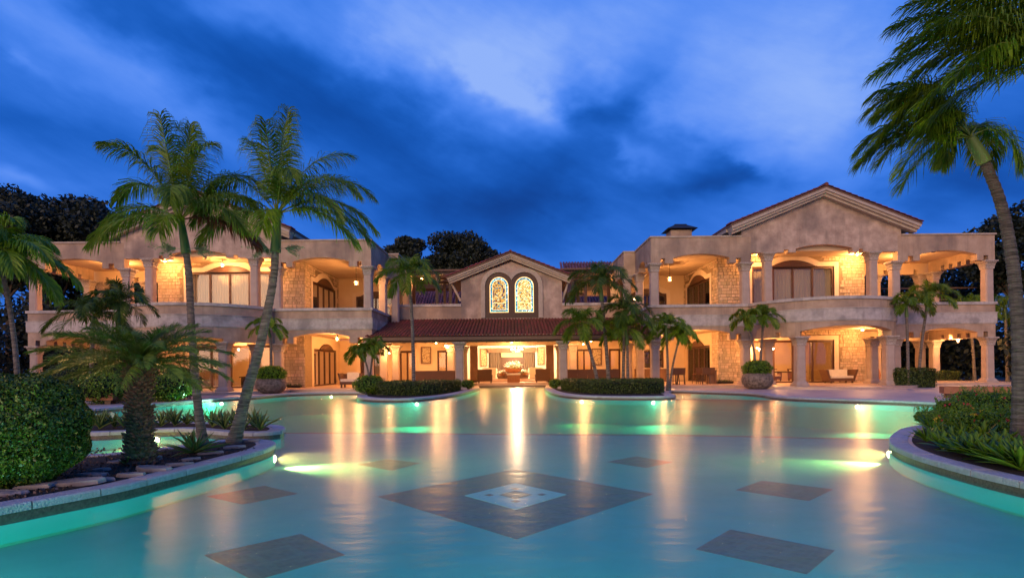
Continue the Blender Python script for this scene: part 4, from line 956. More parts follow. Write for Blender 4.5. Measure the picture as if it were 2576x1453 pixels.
# loggia roof (hipped lean-to)
EY, EZ = 36.15, 3.66; ZR = az(1284, 803)[1]
u_ = Vector((0, CYW-EY, ZR-EZ)); n_ = Vector((0, -u_.z, u_.y)); Ln = u_.length
lr = MB(); lr.loft([[(-9.5, EY, EZ-.02), (9.5, EY, EZ-.02), (9.5, EY, EZ-.12), (-9.5, EY, EZ-.12)], [(-9.2, CYW, ZR-.02), (9.2, CYW, ZR-.02), (9.2, CYW, ZR-.12), (-9.2, CYW, ZR-.12)]]); lro = lr.build('loggia_roof', M['wood2'], C)
tile_field('roof_tiles', (-9.55, EY-.02, EZ), u_, n_, (1, 0, 0), 19.1, Ln, .235, .42, M['tile'], lro)
mb = MB(); mb.box(-9.7, 9.7, EY-.02, EY+.16, 3.42, 3.63); mb.build('eave_beam', M['wood2'], C)
mb = MB(); mb.box(-9.2, 9.2, Y0-.25, Y0+.3, 3.30, 3.50); mb.build('lintel_beam', M['wood2'], C)
mb = MB(); 
for k in range(24): mb.box(-9.1+k*.79, -8.98+k*.79, EY+.17, 42.3, 3.5, 3.6)
mb.build('rafters', M['wood2'], C, kind='stuff')
mb = MB(); mb.box(-9.2, 9.2, EY+.3, 47.3, 3.72, 3.8); mb.build('loggia_ceiling', M['plaster'], C)
# loggia floor, channel steps
mb = MB(); mb.box(-9.0, -3.0, 36.0, 47.4, .05, ZP); mb.box(3.0, 9.0, 36.0, 47.4, .05, ZP); mb.box(-3.0, 3.0, 45.2, 47.4, .1, ZP); mb.build('loggia_floor', M['floor'], C)
mb = MB(); mb.box(-3.35, 3.35, 44.52, 45.2, -.4, .13); mb.box(-3.3, 3.3, 44.9, 45.2, .13, .21); mb.build('steps', M['floor'], C)
for x in (-3.5, 3.42): column(x, Y0, ZP, ZCAP, C)
for x in (-4.6, 4.6): column(x, 41.5, ZP, ZCAP, C)
for x in (-3.9, 3.9): column(x, 44.6, ZP, ZCAP, C)
# ground-floor walls of the loggia
LY = 43.0
mb = MB()
wallbox(mb, 'x', LY, LY+.25, -9.4, -4.2, ZP, 3.72, [(-8.8, -7.6, ZP, 2.95), (-5.85, -4.45, ZP, 2.95)])
wallbox(mb, 'x', LY, LY+.25, 4.2, 9.4, ZP, 3.72, [(4.5, 6.3, ZP, 2.95), (7.6, 8.5, ZP, 2.95)])
mb.build('loggia_wall', M['plaster'], C, kind='stuff') if False else None
for sx in (-1, 1):
    mb = MB(); wallbox(mb, 'x', LY, LY+.25, *((-9.4, -4.2) if sx < 0 else (4.2, 9.4)), ZP, 3.72, [(-8.8, -7.6, ZP, 2.95), (-5.85, -4.45, ZP, 2.95)] if sx < 0 else [(4.5, 6.3, ZP, 2.95), (7.6, 8.5, ZP, 2.95)])
    mb.box(*sorted((4.2*sx, 4.4*sx)), LY+.25, 47.3, ZP, 3.72); mb.build('loggia_wall', M['plaster'], C)
for a, b, nn in ((-8.8, -7.6, 2), (-5.85, -4.45, 2), (4.5, 6.3, 3), (7.6, 8.5, 1)):
    window(C, 1, 'x', LY, a, b, ZP, 2.95, nn, name='glass_door', surr=False, glass_=True)
mb = MB(); mb.box(-9.4, -4.4, 47.5, 47.7, ZP, 3.72); mb.box(4.4, 9.4, 47.5, 47.7, ZP, 3.72); mb.build('room_wall', M['plaster'], C)
# living room seen through the open doors
mb = MB(); mb.box(-3.62, -2.95, 47.4, 47.6, ZP, 3.45); mb.box(2.95, 3.62, 47.4, 47.6, ZP, 3.45); mb.build('sliding_door', M['wood2'], C)
mb = MB(); mb.box(-4.3, 4.3, 47.4, 47.55, 3.45, 3.75); mb.build('door_header', M['surround'], C)
M['white_wall'] = mat('white_wall', (.74, .68, .60), rough=.9)
mb = MB(); wallbox(mb, 'x', 54.0, 54.2, -4.4, 4.4, .3, 4.1, [(-2.3, 2.3, .6, 3.35)]); mb.box(-4.4, -4.2, 47.6, 54, .3, 4.1); mb.box(4.2, 4.4, 47.6, 54, .3, 4.1); mb.box(-4.4, 4.4, 47.56, 54, 4.0, 4.1); mb.build('room_wall', M['white_wall'], C)
mb = MB(); mb.box(-4.4, 4.4, 47.4, 54.2, .2, .45); mb.box(-4.4, 4.4, 48.4, 54.2, .45, .55); mb.build('room_floor', M['floor'], C)
mb = MB(); mb.box(-2.3, 2.3, 54.5, 54.6, .5, 3.4); mb.build('back_window', M['wood'], C)
for a, b in ((-2.2, -1.15), (1.15, 2.2)):
    curtain(C, a, b, 53.9, .6, 3.0, 1, M['curtain_dark'], folds=6, amp=.05)
mb = MB(); mb.box(-2.35, 2.35, 53.6, 53.95, 3.0, 3.4); mb.build('pelmet', M['wood2'], C)
mb = MB(); mb.box(-1.05, 1.05, 54.2, 54.4, 2.55, 3.0); mb.build('transom_panel', M['plaster'], C)
# pergolas behind the centre parapets
def pergola(sx, label):
    t = thing('pergola', label, 'pergola', (7*sx, 47, 5))
    mb = MB(sx)
    for y in (45.2, 48.0, 50.4, 55.0): mb.box(4.1, 9.6, y, y+.14, 9.25, 9.5)
    mb.build('beam', M['wood'], t)
    for k in range(30):
        s = MB(sx); s.box(4.0, 9.8, 44.8+k*.36, 44.9+k*.36, 9.5, 9.62); s.build('slat', M['wood2'], t)
    for x in (4.9, 6.0, 9.0):
        for y in (45.2, 50.4):
            s = MB(sx); s.box(x, x+.24, y, y+.24, 4.9, 9.25); s.build('post', M['wood'], t)
    return t
def rear_frame(label, x0, x1, y):
    t = thing('timber_frame', label, 'timber frame', ((x0+x1)/2, y, .1))
    for z in (5.9, 7.0, 8.0):
        mb = MB(); mb.box(x0, x1, y, y+.12, z, z+.12); mb.build('beam', M['wood2'], t)
    for k in range(4):
        x = x0+(x1-x0)*k/3; mb = MB(); mb.box(x-.1, x+.1, y+.13, y+.33, .1, 8.2); mb.build('post', M['wood'], t)
rear_frame('dark timber frame behind the outer porch at the right edge', 29.5, 41, 47.5)
pergola(-1, 'dark wooden slatted pergola left of the central gable'); pergola(1, 'dark wooden slatted pergola behind the palm group')
def far_roof(sx, label):
    t = thing('rear_building', label, 'building', (9*sx, 56, 0))
    mb = MB(sx); mb.box(3.5, 15, 56, 60, .1, 7.5); mb.build('wall', M['plaster'], t)
    mb = MB(sx); mb.loft([[(3.2, 55.3, 7.55), (15.5, 55.3, 7.55), (15.5, 55.3, 7.45), (3.2, 55.3, 7.45)], [(3.2, 60, 10.25), (15.5, 60, 10.25), (15.5, 60, 10.15), (3.2, 60, 10.15)]]); rf = mb.build('roof', M['wood2'], t)
    tile_field('roof_tiles', (3.3*sx if sx > 0 else -15.4, 55.3, 7.56), (0, 4.7, 2.7), (0, -2.7, 4.7), (1, 0, 0), 12.1, 5.4, .3, .5, M['tile2'], rf)
    return t
far_roof(-1, 'low building with purplish tiled roof seen under the left pergola'); far_roof(1, 'low building with purplish tiled roof behind the palm group')
t = thing('rear_building', 'dark tiled hip roof rising between the palms and the chimney wing', 'building', (7.6, 50, 0))
mb = MB(); mb.box(5.6, 10.4, 51, 55, 8.6, 10.2); mb.build('wall', M['stucco'], t)
mb = MB(); mb.loft([[(4.6, 50.3, 10.1), (11, 50.3, 10.1), (11, 50.3, 10.0), (4.6, 50.3, 10.0)], [(5.2, 52.6, 11.5), (11, 52.6, 11.5), (11, 52.6, 11.4), (5.2, 52.6, 11.4)]]); rfx = mb.build('roof', M['wood2'], t)
tile_field('roof_tiles', (4.7, 50.3, 10.12), (.05, 2.3, 1.4), (0, -1.4, 2.3), (1, 0, 0), 6.2, 2.65, .28, .4, M['tile2'], rfx)
# ------------------------------------------------------------------ lamps of the house
def P3(px, py, Y): return AT(px, py, Y)
lantern(P3(559, 668, 37.9), 170, 'glowing lantern under the wide upper arch of the wing behind the tall palms', rod=.35)
lantern(P3(896, 713, 39.5), 240, 'bright lantern in the upper porch at the inner corner of the palm-side wing', rod=1.0)
lantern(P3(848, 852, 37.6), 170, 'frosted lantern hanging before the door of the daybed porch', rod=.25)
lantern(P3(1685, 703, 41.0), 210, 'small dim lantern on a long rod in the upper porch below the chimney', rod=1.1, s=1.1)
lantern(P3(1725, 847, 37.8), 170, 'lantern hanging in the bar-stool porch', rod=.2)
lantern(P3(2410, 856, 39.3), 230, 'starry lantern under the outermost lower arch of the chimney wing', rod=.5)
sconce(P3(903, 864, 41.5), 90, 'round lamp on the inner end of the daybed porch'); sconce(P3(979, 888, 40.2), 80, 'round lamp between the paired columns beside the loggia')
sconce(P3(1097, 863, 38.6), 130, 'loggia lamp under the eave, nearer the single palm'); sconce(P3(1122, 870, 41.0), 110, 'loggia lamp before the cream wall panel, next to its brighter twin')
sconce(P3(1467, 865, 38.8), 130, 'loggia lamp under the eave by the leaning palm trunk'); sconce(P3(1487, 858, 41.0), 60, 'smaller loggia lamp just behind the leaning palm trunk')
sconce(P3(1678, 857, 41.3), 110, 'round lamp over the bar, seen behind the palm pair'); 
sconce(P3(1945, 877, 38.1), 110, 'round lamp in the curved porch beside the twin potted palms'); sconce(P3(1905, 875, 38.4), 70, 'smaller round lamp between the twin potted palm trunks')
sconce(P3(600, 879, 38.2), 100, 'round lamp behind the door near the leaning palm trunk')
# ceiling lamps tucked above the arches (their glow fills every bay)
def ceiling_lamp(x, y, z, power, label):
    t = thing('ceiling_lamp', label, 'lamp', (x, y, z), 0, 'round ceiling lamps in the porches')
    mb = MB(); mb.lathe([(0, .05), (.16, .05), (.17, .02), (.13, 0), (0, 0)], 14); mb.local('lamp_base', M['black'], t)
    mb = MB(); mb.lathe([(0, -.06), (.06, -.05), (.10, -.02), (.11, 0)], 14); mb.local('lamp_globe', M['glow_soft'], t, smooth=True)
    point(t, (0, 0, -.16), power, r=.09)
for sx, nm in ((1, 'chimney wing'), (-1, 'palm-side wing')):
    ceiling_lamp(27.6*sx, 38.6, 9.1, 210, 'ceiling lamp in the outer upper porch of the %s' % nm)
    ceiling_lamp(23.9*sx, 37.9, 9.14, 170 if sx > 0 else 120, 'ceiling lamp at the outer side of the arched balcony of the %s' % nm)
    ceiling_lamp(17.3*sx, 37.9, 9.14, 90, 'ceiling lamp at the inner side of the arched balcony of the %s' % nm)
    ceiling_lamp(27.3*sx, 38.8, 3.92, 130 if sx > 0 else 70, 'ceiling lamp in the outer lower porch of the %s' % nm)
    ceiling_lamp(23.9*sx, 37.4, 3.92, 120 if sx > 0 else 45, 'ceiling lamp in the curved lower porch of the %s, outer side' % nm)
    ceiling_lamp(12.2*sx, 43.5, 3.9, 90, 'ceiling lamp deep in the inner lower porch of the %s' % nm)
    ceiling_lamp(20.0*sx, 42.5, 3.9, 330 if sx > 0 else 170, 'ceiling lamp of the ground-floor room in the %s' % nm)
    ceiling_lamp(20.0*sx, 41.6, 9.0, 30 if sx > 0 else 90, 'ceiling lamp of the curtained bedroom in the %s' % nm)
    ceiling_lamp(6.8*sx, 45.5, 3.62, 90, 'ceiling lamp in the side room behind the loggia, %s side' % nm)
    ceiling_lamp(3.9*sx, 40.0, 3.64, 60, 'ceiling lamp over the loggia columns on the %s side' % nm)
for sx, nm in ((-1, 'left'), (1, 'right')):
    ceiling_lamp(6.6*sx, 53.6, 7.3, 110, 'lamp on the rear terrace wall under the purplish roof, %s of the gable' % nm)
    ceiling_lamp(7.6*sx, 46.6, 9.2, 40, 'lamp among the pergola slats %s of the gable' % nm)
ceiling_lamp(-2.6, 50.5, 3.98, 120, 'ceiling lamp of the living room, left'); ceiling_lamp(2.6, 50.5, 3.98, 120, 'ceiling lamp of the living room, right')
ceiling_lamp(0, 46.2, 3.66, 90, 'ceiling lamp over the pair of armchairs')
# chandelier
t = thing('chandelier', 'brilliant crystal chandelier in the central living room', 'chandelier', P3(1300, 881, 50.5))
mb = MB(); mb.tube([(0, 0, .2), (0, 0, .9)], .02, 6)
for k in range(10):
    a = k*PI/5; mb.tube([(.05*math.cos(a), .05*math.sin(a), 0), (.35*math.cos(a), .35*math.sin(a), -.12), (.5*math.cos(a), .5*math.sin(a), .02)], .015, 5)
mb.local('arms', M['terracotta'], t)
mb = MB()
for k in range(10):
    a = k*PI/5; mb.lathe([(0, -.02), (.05, .02), (.045, .08), (0, .13)], 8, (.5*math.cos(a), .5*math.sin(a), .04))
mb.local('bulbs', M['glow'], t, kind='stuff')
point(t, (0, 0, -.25), 650, r=.14, col=(1, .66, .36))

# ------------------------------------------------------------------ furniture
def wbox(mb, x0, x1, y0, y1, z0, z1, tx=0, ty=0):
    "box with top shifted/tapered"
    mb.loft([[(x0, y0, z0), (x1, y0, z0), (x1, y1, z0), (x0, y1, z0)], [(x0-tx, y0-ty, z1), (x1+tx, y0-ty, z1), (x1+tx, y1-ty*.2, z1), (x0-tx, y1-ty*.2, z1)]])
def armchair(loc, rz, label, w=1.05, h=.95, group=None, back_h=None):
    t = thing('wicker_armchair', label, 'armchair', loc, rz, group); W = w/2     # local: back toward -y
    mb = MB(); wbox(mb, -W*.9, W*.9, -.42, -.30, .14, h, W*.12, .10); mb.local('backrest', M['wicker'], t)
    mb = MB(); mb.box(-W*.88, W*.88, -.30, .42, .14, .36); mb.local('seat_frame', M['wicker'], t)
    for s in (-1, 1):
        mb = MB(); wbox(mb, min(s*W*.88, s*W), max(s*W*.88, s*W), -.40, .42, .14, .66, .03); mb.local('armrest', M['wicker'], t)
        for y in (-.36, .36): mb = MB(); mb.box(s*W*.84-.04, s*W*.84+.04, y-.04, y+.04, 0, .15); mb.local('leg', M['wood'], t)
    mb = MB(); wbox(mb, -W*.84, W*.84, -.26, .42, .362, .50, .01); mb.local('cushion', M['cushion'], t)
    mb = MB(); wbox(mb, -W*.8, W*.8, -.28, -.12, .50, .88, .0, .06); mb.local('back_cushion', M['cushion'], t)
    return t
armchair((AT(1220, 960, 45.6).x, 45.7, ZP), 0, 'brown wicker armchair seen from behind, left of the coffee table', 1.2, 1.12, 'pair of wicker armchairs at the coffee table')
armchair((AT(1365, 960, 45.6).x, 45.7, ZP), 0, 'brown wicker armchair seen from behind, right of the coffee table', 1.2, 1.12, 'pair of wicker armchairs at the coffee table')
def loveseat(loc, rz, label, w, flip=1):
    t = thing('wicker_loveseat', label, 'loveseat', loc, rz); W = w/2
    mb = MB(); wbox(mb, -W, W, -.40, .40, .12, .34, .02); mb.local('seat_frame', M['wicker'], t)
    mb = MB(); wbox(mb, -W, W, .34, .44, .34, .86, .05, -.08); mb.local('backrest', M['wicker'], t)
    for s in (-1, 1):
        mb = MB(); a = s*W; mb.loft([[(a, -.40, .12), (a-s*.10, -.40, .12), (a-s*.10, .42, .12), (a, .42, .12)], [(a+s*.26, -.44, .92), (a+s*.10, -.44, .92), (a+s*.10, .46, .92), (a+s*.26, .46, .92)]]); mb.local('armrest', M['wicker'], t)
        for y in (-.34, .34): mb = MB(); mb.box(s*W*.86-.045, s*W*.86+.045, y-.045, y+.045, 0, .13); mb.local('leg', M['wood'], t)
    mb = MB(); wbox(mb, -W+.1, W-.1, -.42, .34, .342, .50, .01); mb.local('cushion', M['cushion'], t)
    mb = MB(); wbox(mb, -W+.12, W-.14, .16, .32, .50, .92, .03, -.06); mb.local('back_cushion', M['cushion'], t)
    return t
p = AT(2103, 958, 38.2); loveseat((p.x, 37.9, ZP), .05, 'wicker loveseat with pale cushions under the curved balcony', 1.75)
t = thing('daybed', 'wicker daybed with cream mattress and patterned pillow in the porch by the hedge', 'daybed', (AT(890, 960, 37.6).x, 38.0, ZP), 0)
mb = MB(); wbox(mb, -.95, .95, -.45, .45, .22, .42, .02); mb.local('seat_frame', M['wicker'], t)
mb = MB(); wbox(mb, -.9, .9, -.46, .44, .422, .60, .01); mb.local('mattress', M['cushion'], t)
mb = MB(); wbox(mb, -.95, .95, .40, .5, .42, .95, .03, -.05); mb.local('backrest', M['wicker'], t)
mb = MB(); mb.loft([[(-.95, -.42, .42), (-.82, -.42, .42), (-.82, .44, .42), (-.95, .44, .42)], [(-1.12, -.42, 1.0), (-1.0, -.42, 1.0), (-.98, .5, 1.0), (-1.12, .5, 1.0)]]); mb.local('armrest', M['wicker'], t)
mb = MB(); wbox(mb, -.62, .18, .18, .34, .60, 1.05, .02, -.06); mb.local('pillow', M['cushion'], t)
mb = MB(); wbox(mb, .2, .8, .2, .34, .60, .98, .02, -.06); mb.local('pillow', M['wicker'], t)
for x in (-.85, -.05, .85):
    for y in (-.38, .38): mb = MB(); mb.box(x-.05, x+.05, y-.05, y+.05, 0, .22); mb.local('leg', M['wood'], t)
# coffee table with orchids
t = thing('stone_table', 'square stone coffee table between the two wicker armchairs', 'coffee table', (AT(1292, 960, 45.9).x, 46.2, ZP))
mb = MB(); mb.box(-.52, .52, -.35, .35, 0, .62); mb.local('table_base', M['terracotta'], t); mb = MB(); wbox(mb, -.56, .56, -.42, .42, .62, .74, .04, .0); mb.local('table_top', M['surround'], t)
for dx, dy, s, lb in ((0, 3.2, 1.6, 'huge white orchid arrangement in a bowl at the centre of the living room'), (-1.25, 3.6, .8, 'smaller white orchid bunch left of the huge arrangement'), (1.15, 3.6, .85, 'smaller white orchid bunch right of the huge arrangement')):
    z0 = .55
    ft = thing('flower_arrangement', lb, 'flowers', (t.location.x+dx*.8, t.location.y+dy, z0))
    mb = MB(); mb.lathe([(0, .30*s), (.2*s, .30*s), (.42*s, .40*s), (.5*s, .58*s), (.44*s, .58*s), (.3*s, .44*s), (0, .42*s)], 14); mb.local('bowl', M['terracotta'], ft)
    pp = rng.normal(size=(260, 3)); pp /= np.linalg.norm(pp, axis=1, keepdims=True); pp = pp*np.array([.75, .5, .5])*s*.8*rng.uniform(.5, 1, (260, 1)); pp[:, 2] = np.abs(pp[:, 2])+.62*s
    link('blossoms', quadmesh('blossoms', leaves(pp, .055*s**.5, aspect=.8), M['white_flower']), ft, kind='stuff')
    pp = pp[:160]*np.array([.8, .8, .8]); link('leaves', quadmesh('leaves', leaves(pp, .10, aspect=.3), M['ixora']), ft, kind='stuff')
    mb = MB(); mb.box(-.5*s, .5*s, -.3, .3, 0, .30*s); mb.local('pedestal', M['wood2'], ft)
for s, lb in ((-1, 'cream sofa end left of the orchids'), (1, 'cream sofa end right of the orchids')):
    q = thing('sofa', lb, 'sofa', (2.15*s+.05, 50.4, .55)); mb = MB(); wbox(mb, -.62, .62, -.5, 1.6, .05, .45); mb.local('seat_frame', M['cushion'], q); mb = MB(); wbox(mb, -.6, .6, -.5, -.28, .45, .98, .02); mb.local('armrest', M['cushion'], q)
    mb = MB(); wbox(mb, -.58*s-.12, -.58*s+.12, -.27, 1.6, .45, .9); mb.local('backrest', M['cushion'], q)
def picture(loc, w, h, label, axis='x'):
    t = thing('picture', label, 'picture', loc, 0)
    mb = MB(); mb.box(-w/2, w/2, -.02, .0, -h/2, h/2); mb.local('canvas', M['picture'], t)
    mb = MB(); f = w*.14
    for b in ((-w/2-f, w/2+f, -h/2-f, -h/2), (-w/2-f, w/2+f, h/2, h/2+f), (-w/2-f, -w/2, -h/2, h/2), (w/2, w/2+f, -h/2, h/2)): mb.box(b[0], b[1], -.05, .0, b[2], b[3])
    mb.local('picture_frame', M['wood2'], t); return t
q = AT(1072, 893, 42.95); picture((q.x, 42.95, q.z), .62, 1.15, 'framed relief hanging in the loggia beside the single palm')
q = AT(1501, 897, 42.95); picture((q.x, 42.95, q.z), .62, 1.15, 'framed relief hanging in the loggia between two palm trunks')
q = AT(1218, 899, 53.9); picture((-2.75, 53.9, q.z), .55, 1.6, 'tall painting on the white wall, left end of the living room')
q = AT(1365, 895, 53.9); picture((2.85, 53.9, q.z), .55, 1.6, 'tall painting on the white wall, right end of the living room')
q = AT(1646, 889, 46.5); picture((q.x+.6, 47.45, q.z), 1.0, .9, 'landscape picture in the room behind the bar')
# dining rows: high wicker backs behind the hedges
def dining_chair(loc, rz, label, group, w=.62):
    t = thing('dining_chair', label, 'dining chair', loc, rz, group); W = w/2
    mb = MB(); wbox(mb, -W, W, -.28, -.20, .42, 1.08, .02, .06); mb.local('backrest', M['wicker'], t)
    mb = MB(); mb.box(-W, W, -.26, .26, .36, .46); mb.local('seat', M['wicker'], t)
    for x in (-1, 1):
        for y in (-.22, .22): mb = MB(); mb.tube([(x*(W-.05), y, .36), (x*(W+.02), y*1.25, 0)], .022, 5); mb.local('leg', M['wood'], t)
    return t
nth = ['first', 'second', 'third', 'fourth', 'fifth', 'sixth']
for i in range(5): dining_chair((AT(1062+i*24, 940, 39.0).x, 38.6, ZP+.02), 0, '%s wicker dining chair from the single palm, behind the hedge' % nth[i], 'dining chairs behind the hedges', .66)
for i in range(5): dining_chair((AT(1436+i*26, 940, 39.0).x, 38.6, ZP+.02), 0, '%s wicker dining chair from the loggia column, behind the palm group' % nth[i], 'dining chairs behind the hedges', .70)
def table(loc, L, label, w=1.0, h=.76):
    t = thing('dining_table', label, 'table', loc); mb = MB(); mb.box(-L/2, L/2, -w/2, w/2, h-.06, h); mb.local('tabletop', M['surround'], t)
    for x in (-1, 1):
        for y in (-1, 1): mb = MB(); mb.box(x*(L/2-.15)-.04, x*(L/2-.15)+.04, y*(w/2-.12)-.04, y*(w/2-.12)+.04, 0, h-.06); mb.local('leg', M['wood'], t)
table((AT(1110, 940, 39.6).x, 39.6, ZP), 3.2, 'long dining table behind the hedge with the single palm'); table((AT(1487, 940, 39.6).x, 39.6, ZP), 3.2, 'long dining table behind the palm group hedge')
def bar_stool(loc, rz, label):
    t = thing('bar_stool', label, 'bar stool', loc, rz, 'bar stools in the porch')
    mb = MB(); wbox(mb, -.25, .25, -.22, .24, .66, .74); mb.local('seat', M['wicker'], t); mb = MB(); wbox(mb, -.25, .25, -.26, -.19, .74, 1.14, .03, .05); mb.local('backrest', M['wicker'], t)
    for x in (-1, 1):
        for y in (-1, 1): mb = MB(); mb.tube([(x*.20, y*.18, .67), (x*.25, y*.24, 0)], .026, 5); mb.local('leg', M['wood'], t)
    mb = MB(); mb.tube([(-.235, .22, .25), (.235, .22, .25)], .015, 4); mb.local('footrest', M['wood'], t)
for i, (px, y, rz, lb) in enumerate(((1697, 37.2, .2, 'bar stool nearest the hedge, its back to the pool'), (1713, 37.6, -.2, 'bar stool next to the small bar table by the hedge'), (1754, 38.6, .3, 'bar stool left in the pair before the stone-framed doorway'), (1774, 37.6, 0, 'bar stool in front, middle of the porch floor'), (1789, 38.4, -.4, 'bar stool beside the brown cabinet'))):
    bar_stool((AT(px, 950, y).x, y, ZP), rz, lb)
t = thing('bar_table', 'high round bar table between the stools and the hedge', 'bar table', (AT(1700, 940, 38.3).x, 38.3, ZP)); mb = MB(); mb.lathe([(0, 1.0), (.5, 1.0), (.5, 1.05), (0, 1.05)], 20); mb.local('table_top', M['surround'], t); mb = MB(); mb.lathe([(.25, 0), (.25, .03), (.04, .06), (.04, 1.0)], 10); mb.local('table_stem', M['wood'], t)
t = thing('cabinet', 'brown cabinet against the stone wall by the bar stools', 'cabinet', (AT(1802, 950, 38.5).x-.35, 38.6, ZP)); mb = MB(); mb.box(-.25, .3, -.3, .3, 0, .92); mb.local('cabinet_body', M['wood2'], t); mb = MB(); mb.box(-.28, .33, -.33, .33, .92, .96); mb.local('cabinet_top', M['wood'], t)
for px, lb in ((732, 'black low planter trough at the foot of the palm-side stone wall'), (1829, 'black low planter trough at the foot of the chimney wing stone wall')):
    q = thing('trough', lb, 'planter trough', (AT(px, 960, 38.2).x, 38.6, ZP)); mb = MB(); mb.loft([[(-.5, -.15, 0), (.5, -.15, 0), (.5, .15, 0), (-.5, .15, 0)], [(-.58, -.18, .16), (.58, -.18, .16), (.58, .18, .16), (-.58, .18, .16)]]); mb.local('trough_body', M['black'], q)
    pp = rng.uniform(-1, 1, (120, 3))*np.array([.5, .13, .07])+np.array([0, 0, .2]); link('plants', quadmesh('plants', leaves(pp, .05), M['hedge']), q, kind='stuff')
# cream screen and tables inside the curved porch rooms
q = thing('dining_table', 'dark desk behind the glass doors of the chimney wing', 'table', (20.6, 41.5, ZP)); mb = MB(); mb.box(-1.4, 1.4, -.5, .5, .7, .78); mb.local('tabletop', M['wood'], q)
for x in (-1.2, 1.2): mb = MB(); mb.box(x-.1, x+.1, -.4, .4, 0, .7); mb.local('leg', M['wood'], q)
for i in range(3): armchair((18.9+i*1.7, 43.2, ZP), PI, ('armchair behind the desk, nearest the paired lamps', 'middle armchair behind the desk', 'armchair behind the desk, by the loveseat side')[i], .8, .95, 'armchairs in the glass-doored room')
q = thing('dining_table', 'dark table behind the glass doors near the leaning palm', 'table', (-19.0, 41.5, ZP)); mb = MB(); mb.box(-1.4, 1.4, -.5, .5, .7, .78); mb.local('tabletop', M['wood'], q)
for x in (-1.2, 1.2): mb = MB(); mb.box(x-.1, x+.1, -.4, .4, 0, .7); mb.local('leg', M['wood'], q)
# benches by the pool
def bench(loc, rz, L, label):
    t = thing('bench', label, 'bench', loc, rz); mb = MB(); mb.box(-L/2, L/2, -.28, .28, .18, .48); mb.local('seat', M['terracotta'], t)
    for s in (-1, 1): mb = MB(); mb.box(s*(L/2-.25)-.12, s*(L/2-.25)+.12, -.2, .2, 0, .18); mb.local('leg', M['wood'], t)
p = GR(232, 1018); bench((p.x-.4, p.y+.6, .15), .12, 1.9, 'low reddish bench on the deck beside the clipped bush')
p = GR(2440, 1000); bench((p.x+.2, p.y, .15), -.35, 2.3, 'low brown bench behind the flowering shrubs')

# bar back shelf with bottles
t = thing('bar_shelf', 'lit back-bar shelf full of bottles seen between the columns by the palm group', 'shelf', (11.45, 46.3, ZP))
mb = MB(); mb.box(-.95, .95, -.05, .3, 0, .95); mb.local('cabinet_body', M['wood2'], t)
for k in range(4): mb = MB(); mb.box(-.95, .95, .0, .3, 1.2+k*.42, 1.24+k*.42); mb.local('shelf_board', M['wood2'], t)
mb = MB(); rb = random.Random(6)
for k in range(4):
    for j in range(11):
        x = -.85+j*.165+rb.uniform(-.02, .02); h = rb.uniform(.2, .32); mb.lathe([(.035, 0), (.035, h*.6), (.012, h*.75), (.012, h)], 6, (x, .12, 1.242+k*.42))
M['bottle'] = mat('bottle_glass', (.30, .22, .10), (.10, .14, .06), 3, .15, island=.9); mb.local('bottles', M['bottle'], t, kind='stuff')
q = thing('bar_counter', 'dark bar counter in front of the bottle shelf', 'bar counter', (11.3, 44.6, ZP)); mb = MB(); mb.box(-1.3, 1.3, -.25, .25, 0, 1.05); mb.local('counter_body', M['wood2'], q); mb = MB(); mb.box(-1.4, 1.4, -.34, .34, 1.05, 1.11); mb.local('counter_top', M['surround'], q)
def vase(x, y, z, s, lb):
    v = thing('vase', lb, 'vase', (x, y, z)); mb = MB(); mb.lathe([(.10*s, 0), (.2*s, .12*s), (.26*s, .4*s), (.18*s, .7*s), (.10*s, .85*s), (.14*s, .95*s), (.08*s, .93*s), (0, .8*s)], 16); mb.local('vase_body', M['terracotta'], v, smooth=True)
vase(-4.9, 42.2, ZP, 1.1, 'tall terracotta vase beside the loggia column, palm side'); vase(3.95, 42.2, ZP, 1.1, 'tall terracotta vase beside the loggia column, near the palm group'); vase(-10.2, 41.6, ZP, .9, 'terracotta vase at the inner corner of the daybed porch'); vase(26.8, 40.4, ZP, 1.2, 'terracotta vase in the outer porch of the chimney wing')
q = thing('side_table', 'small side table with a lamp-lit top next to the daybed', 'side table', (AT(930, 960, 38.4).x, 38.6, ZP)); mb = MB(); mb.lathe([(0, .5), (.28, .5), (.28, .54), (0, .54)], 16); mb.local('table_top', M['surround'], q); mb = MB(); mb.lathe([(.16, 0), (.16, .03), (.03, .05), (.03, .5)], 10); mb.local('table_stem', M['wood'], q)
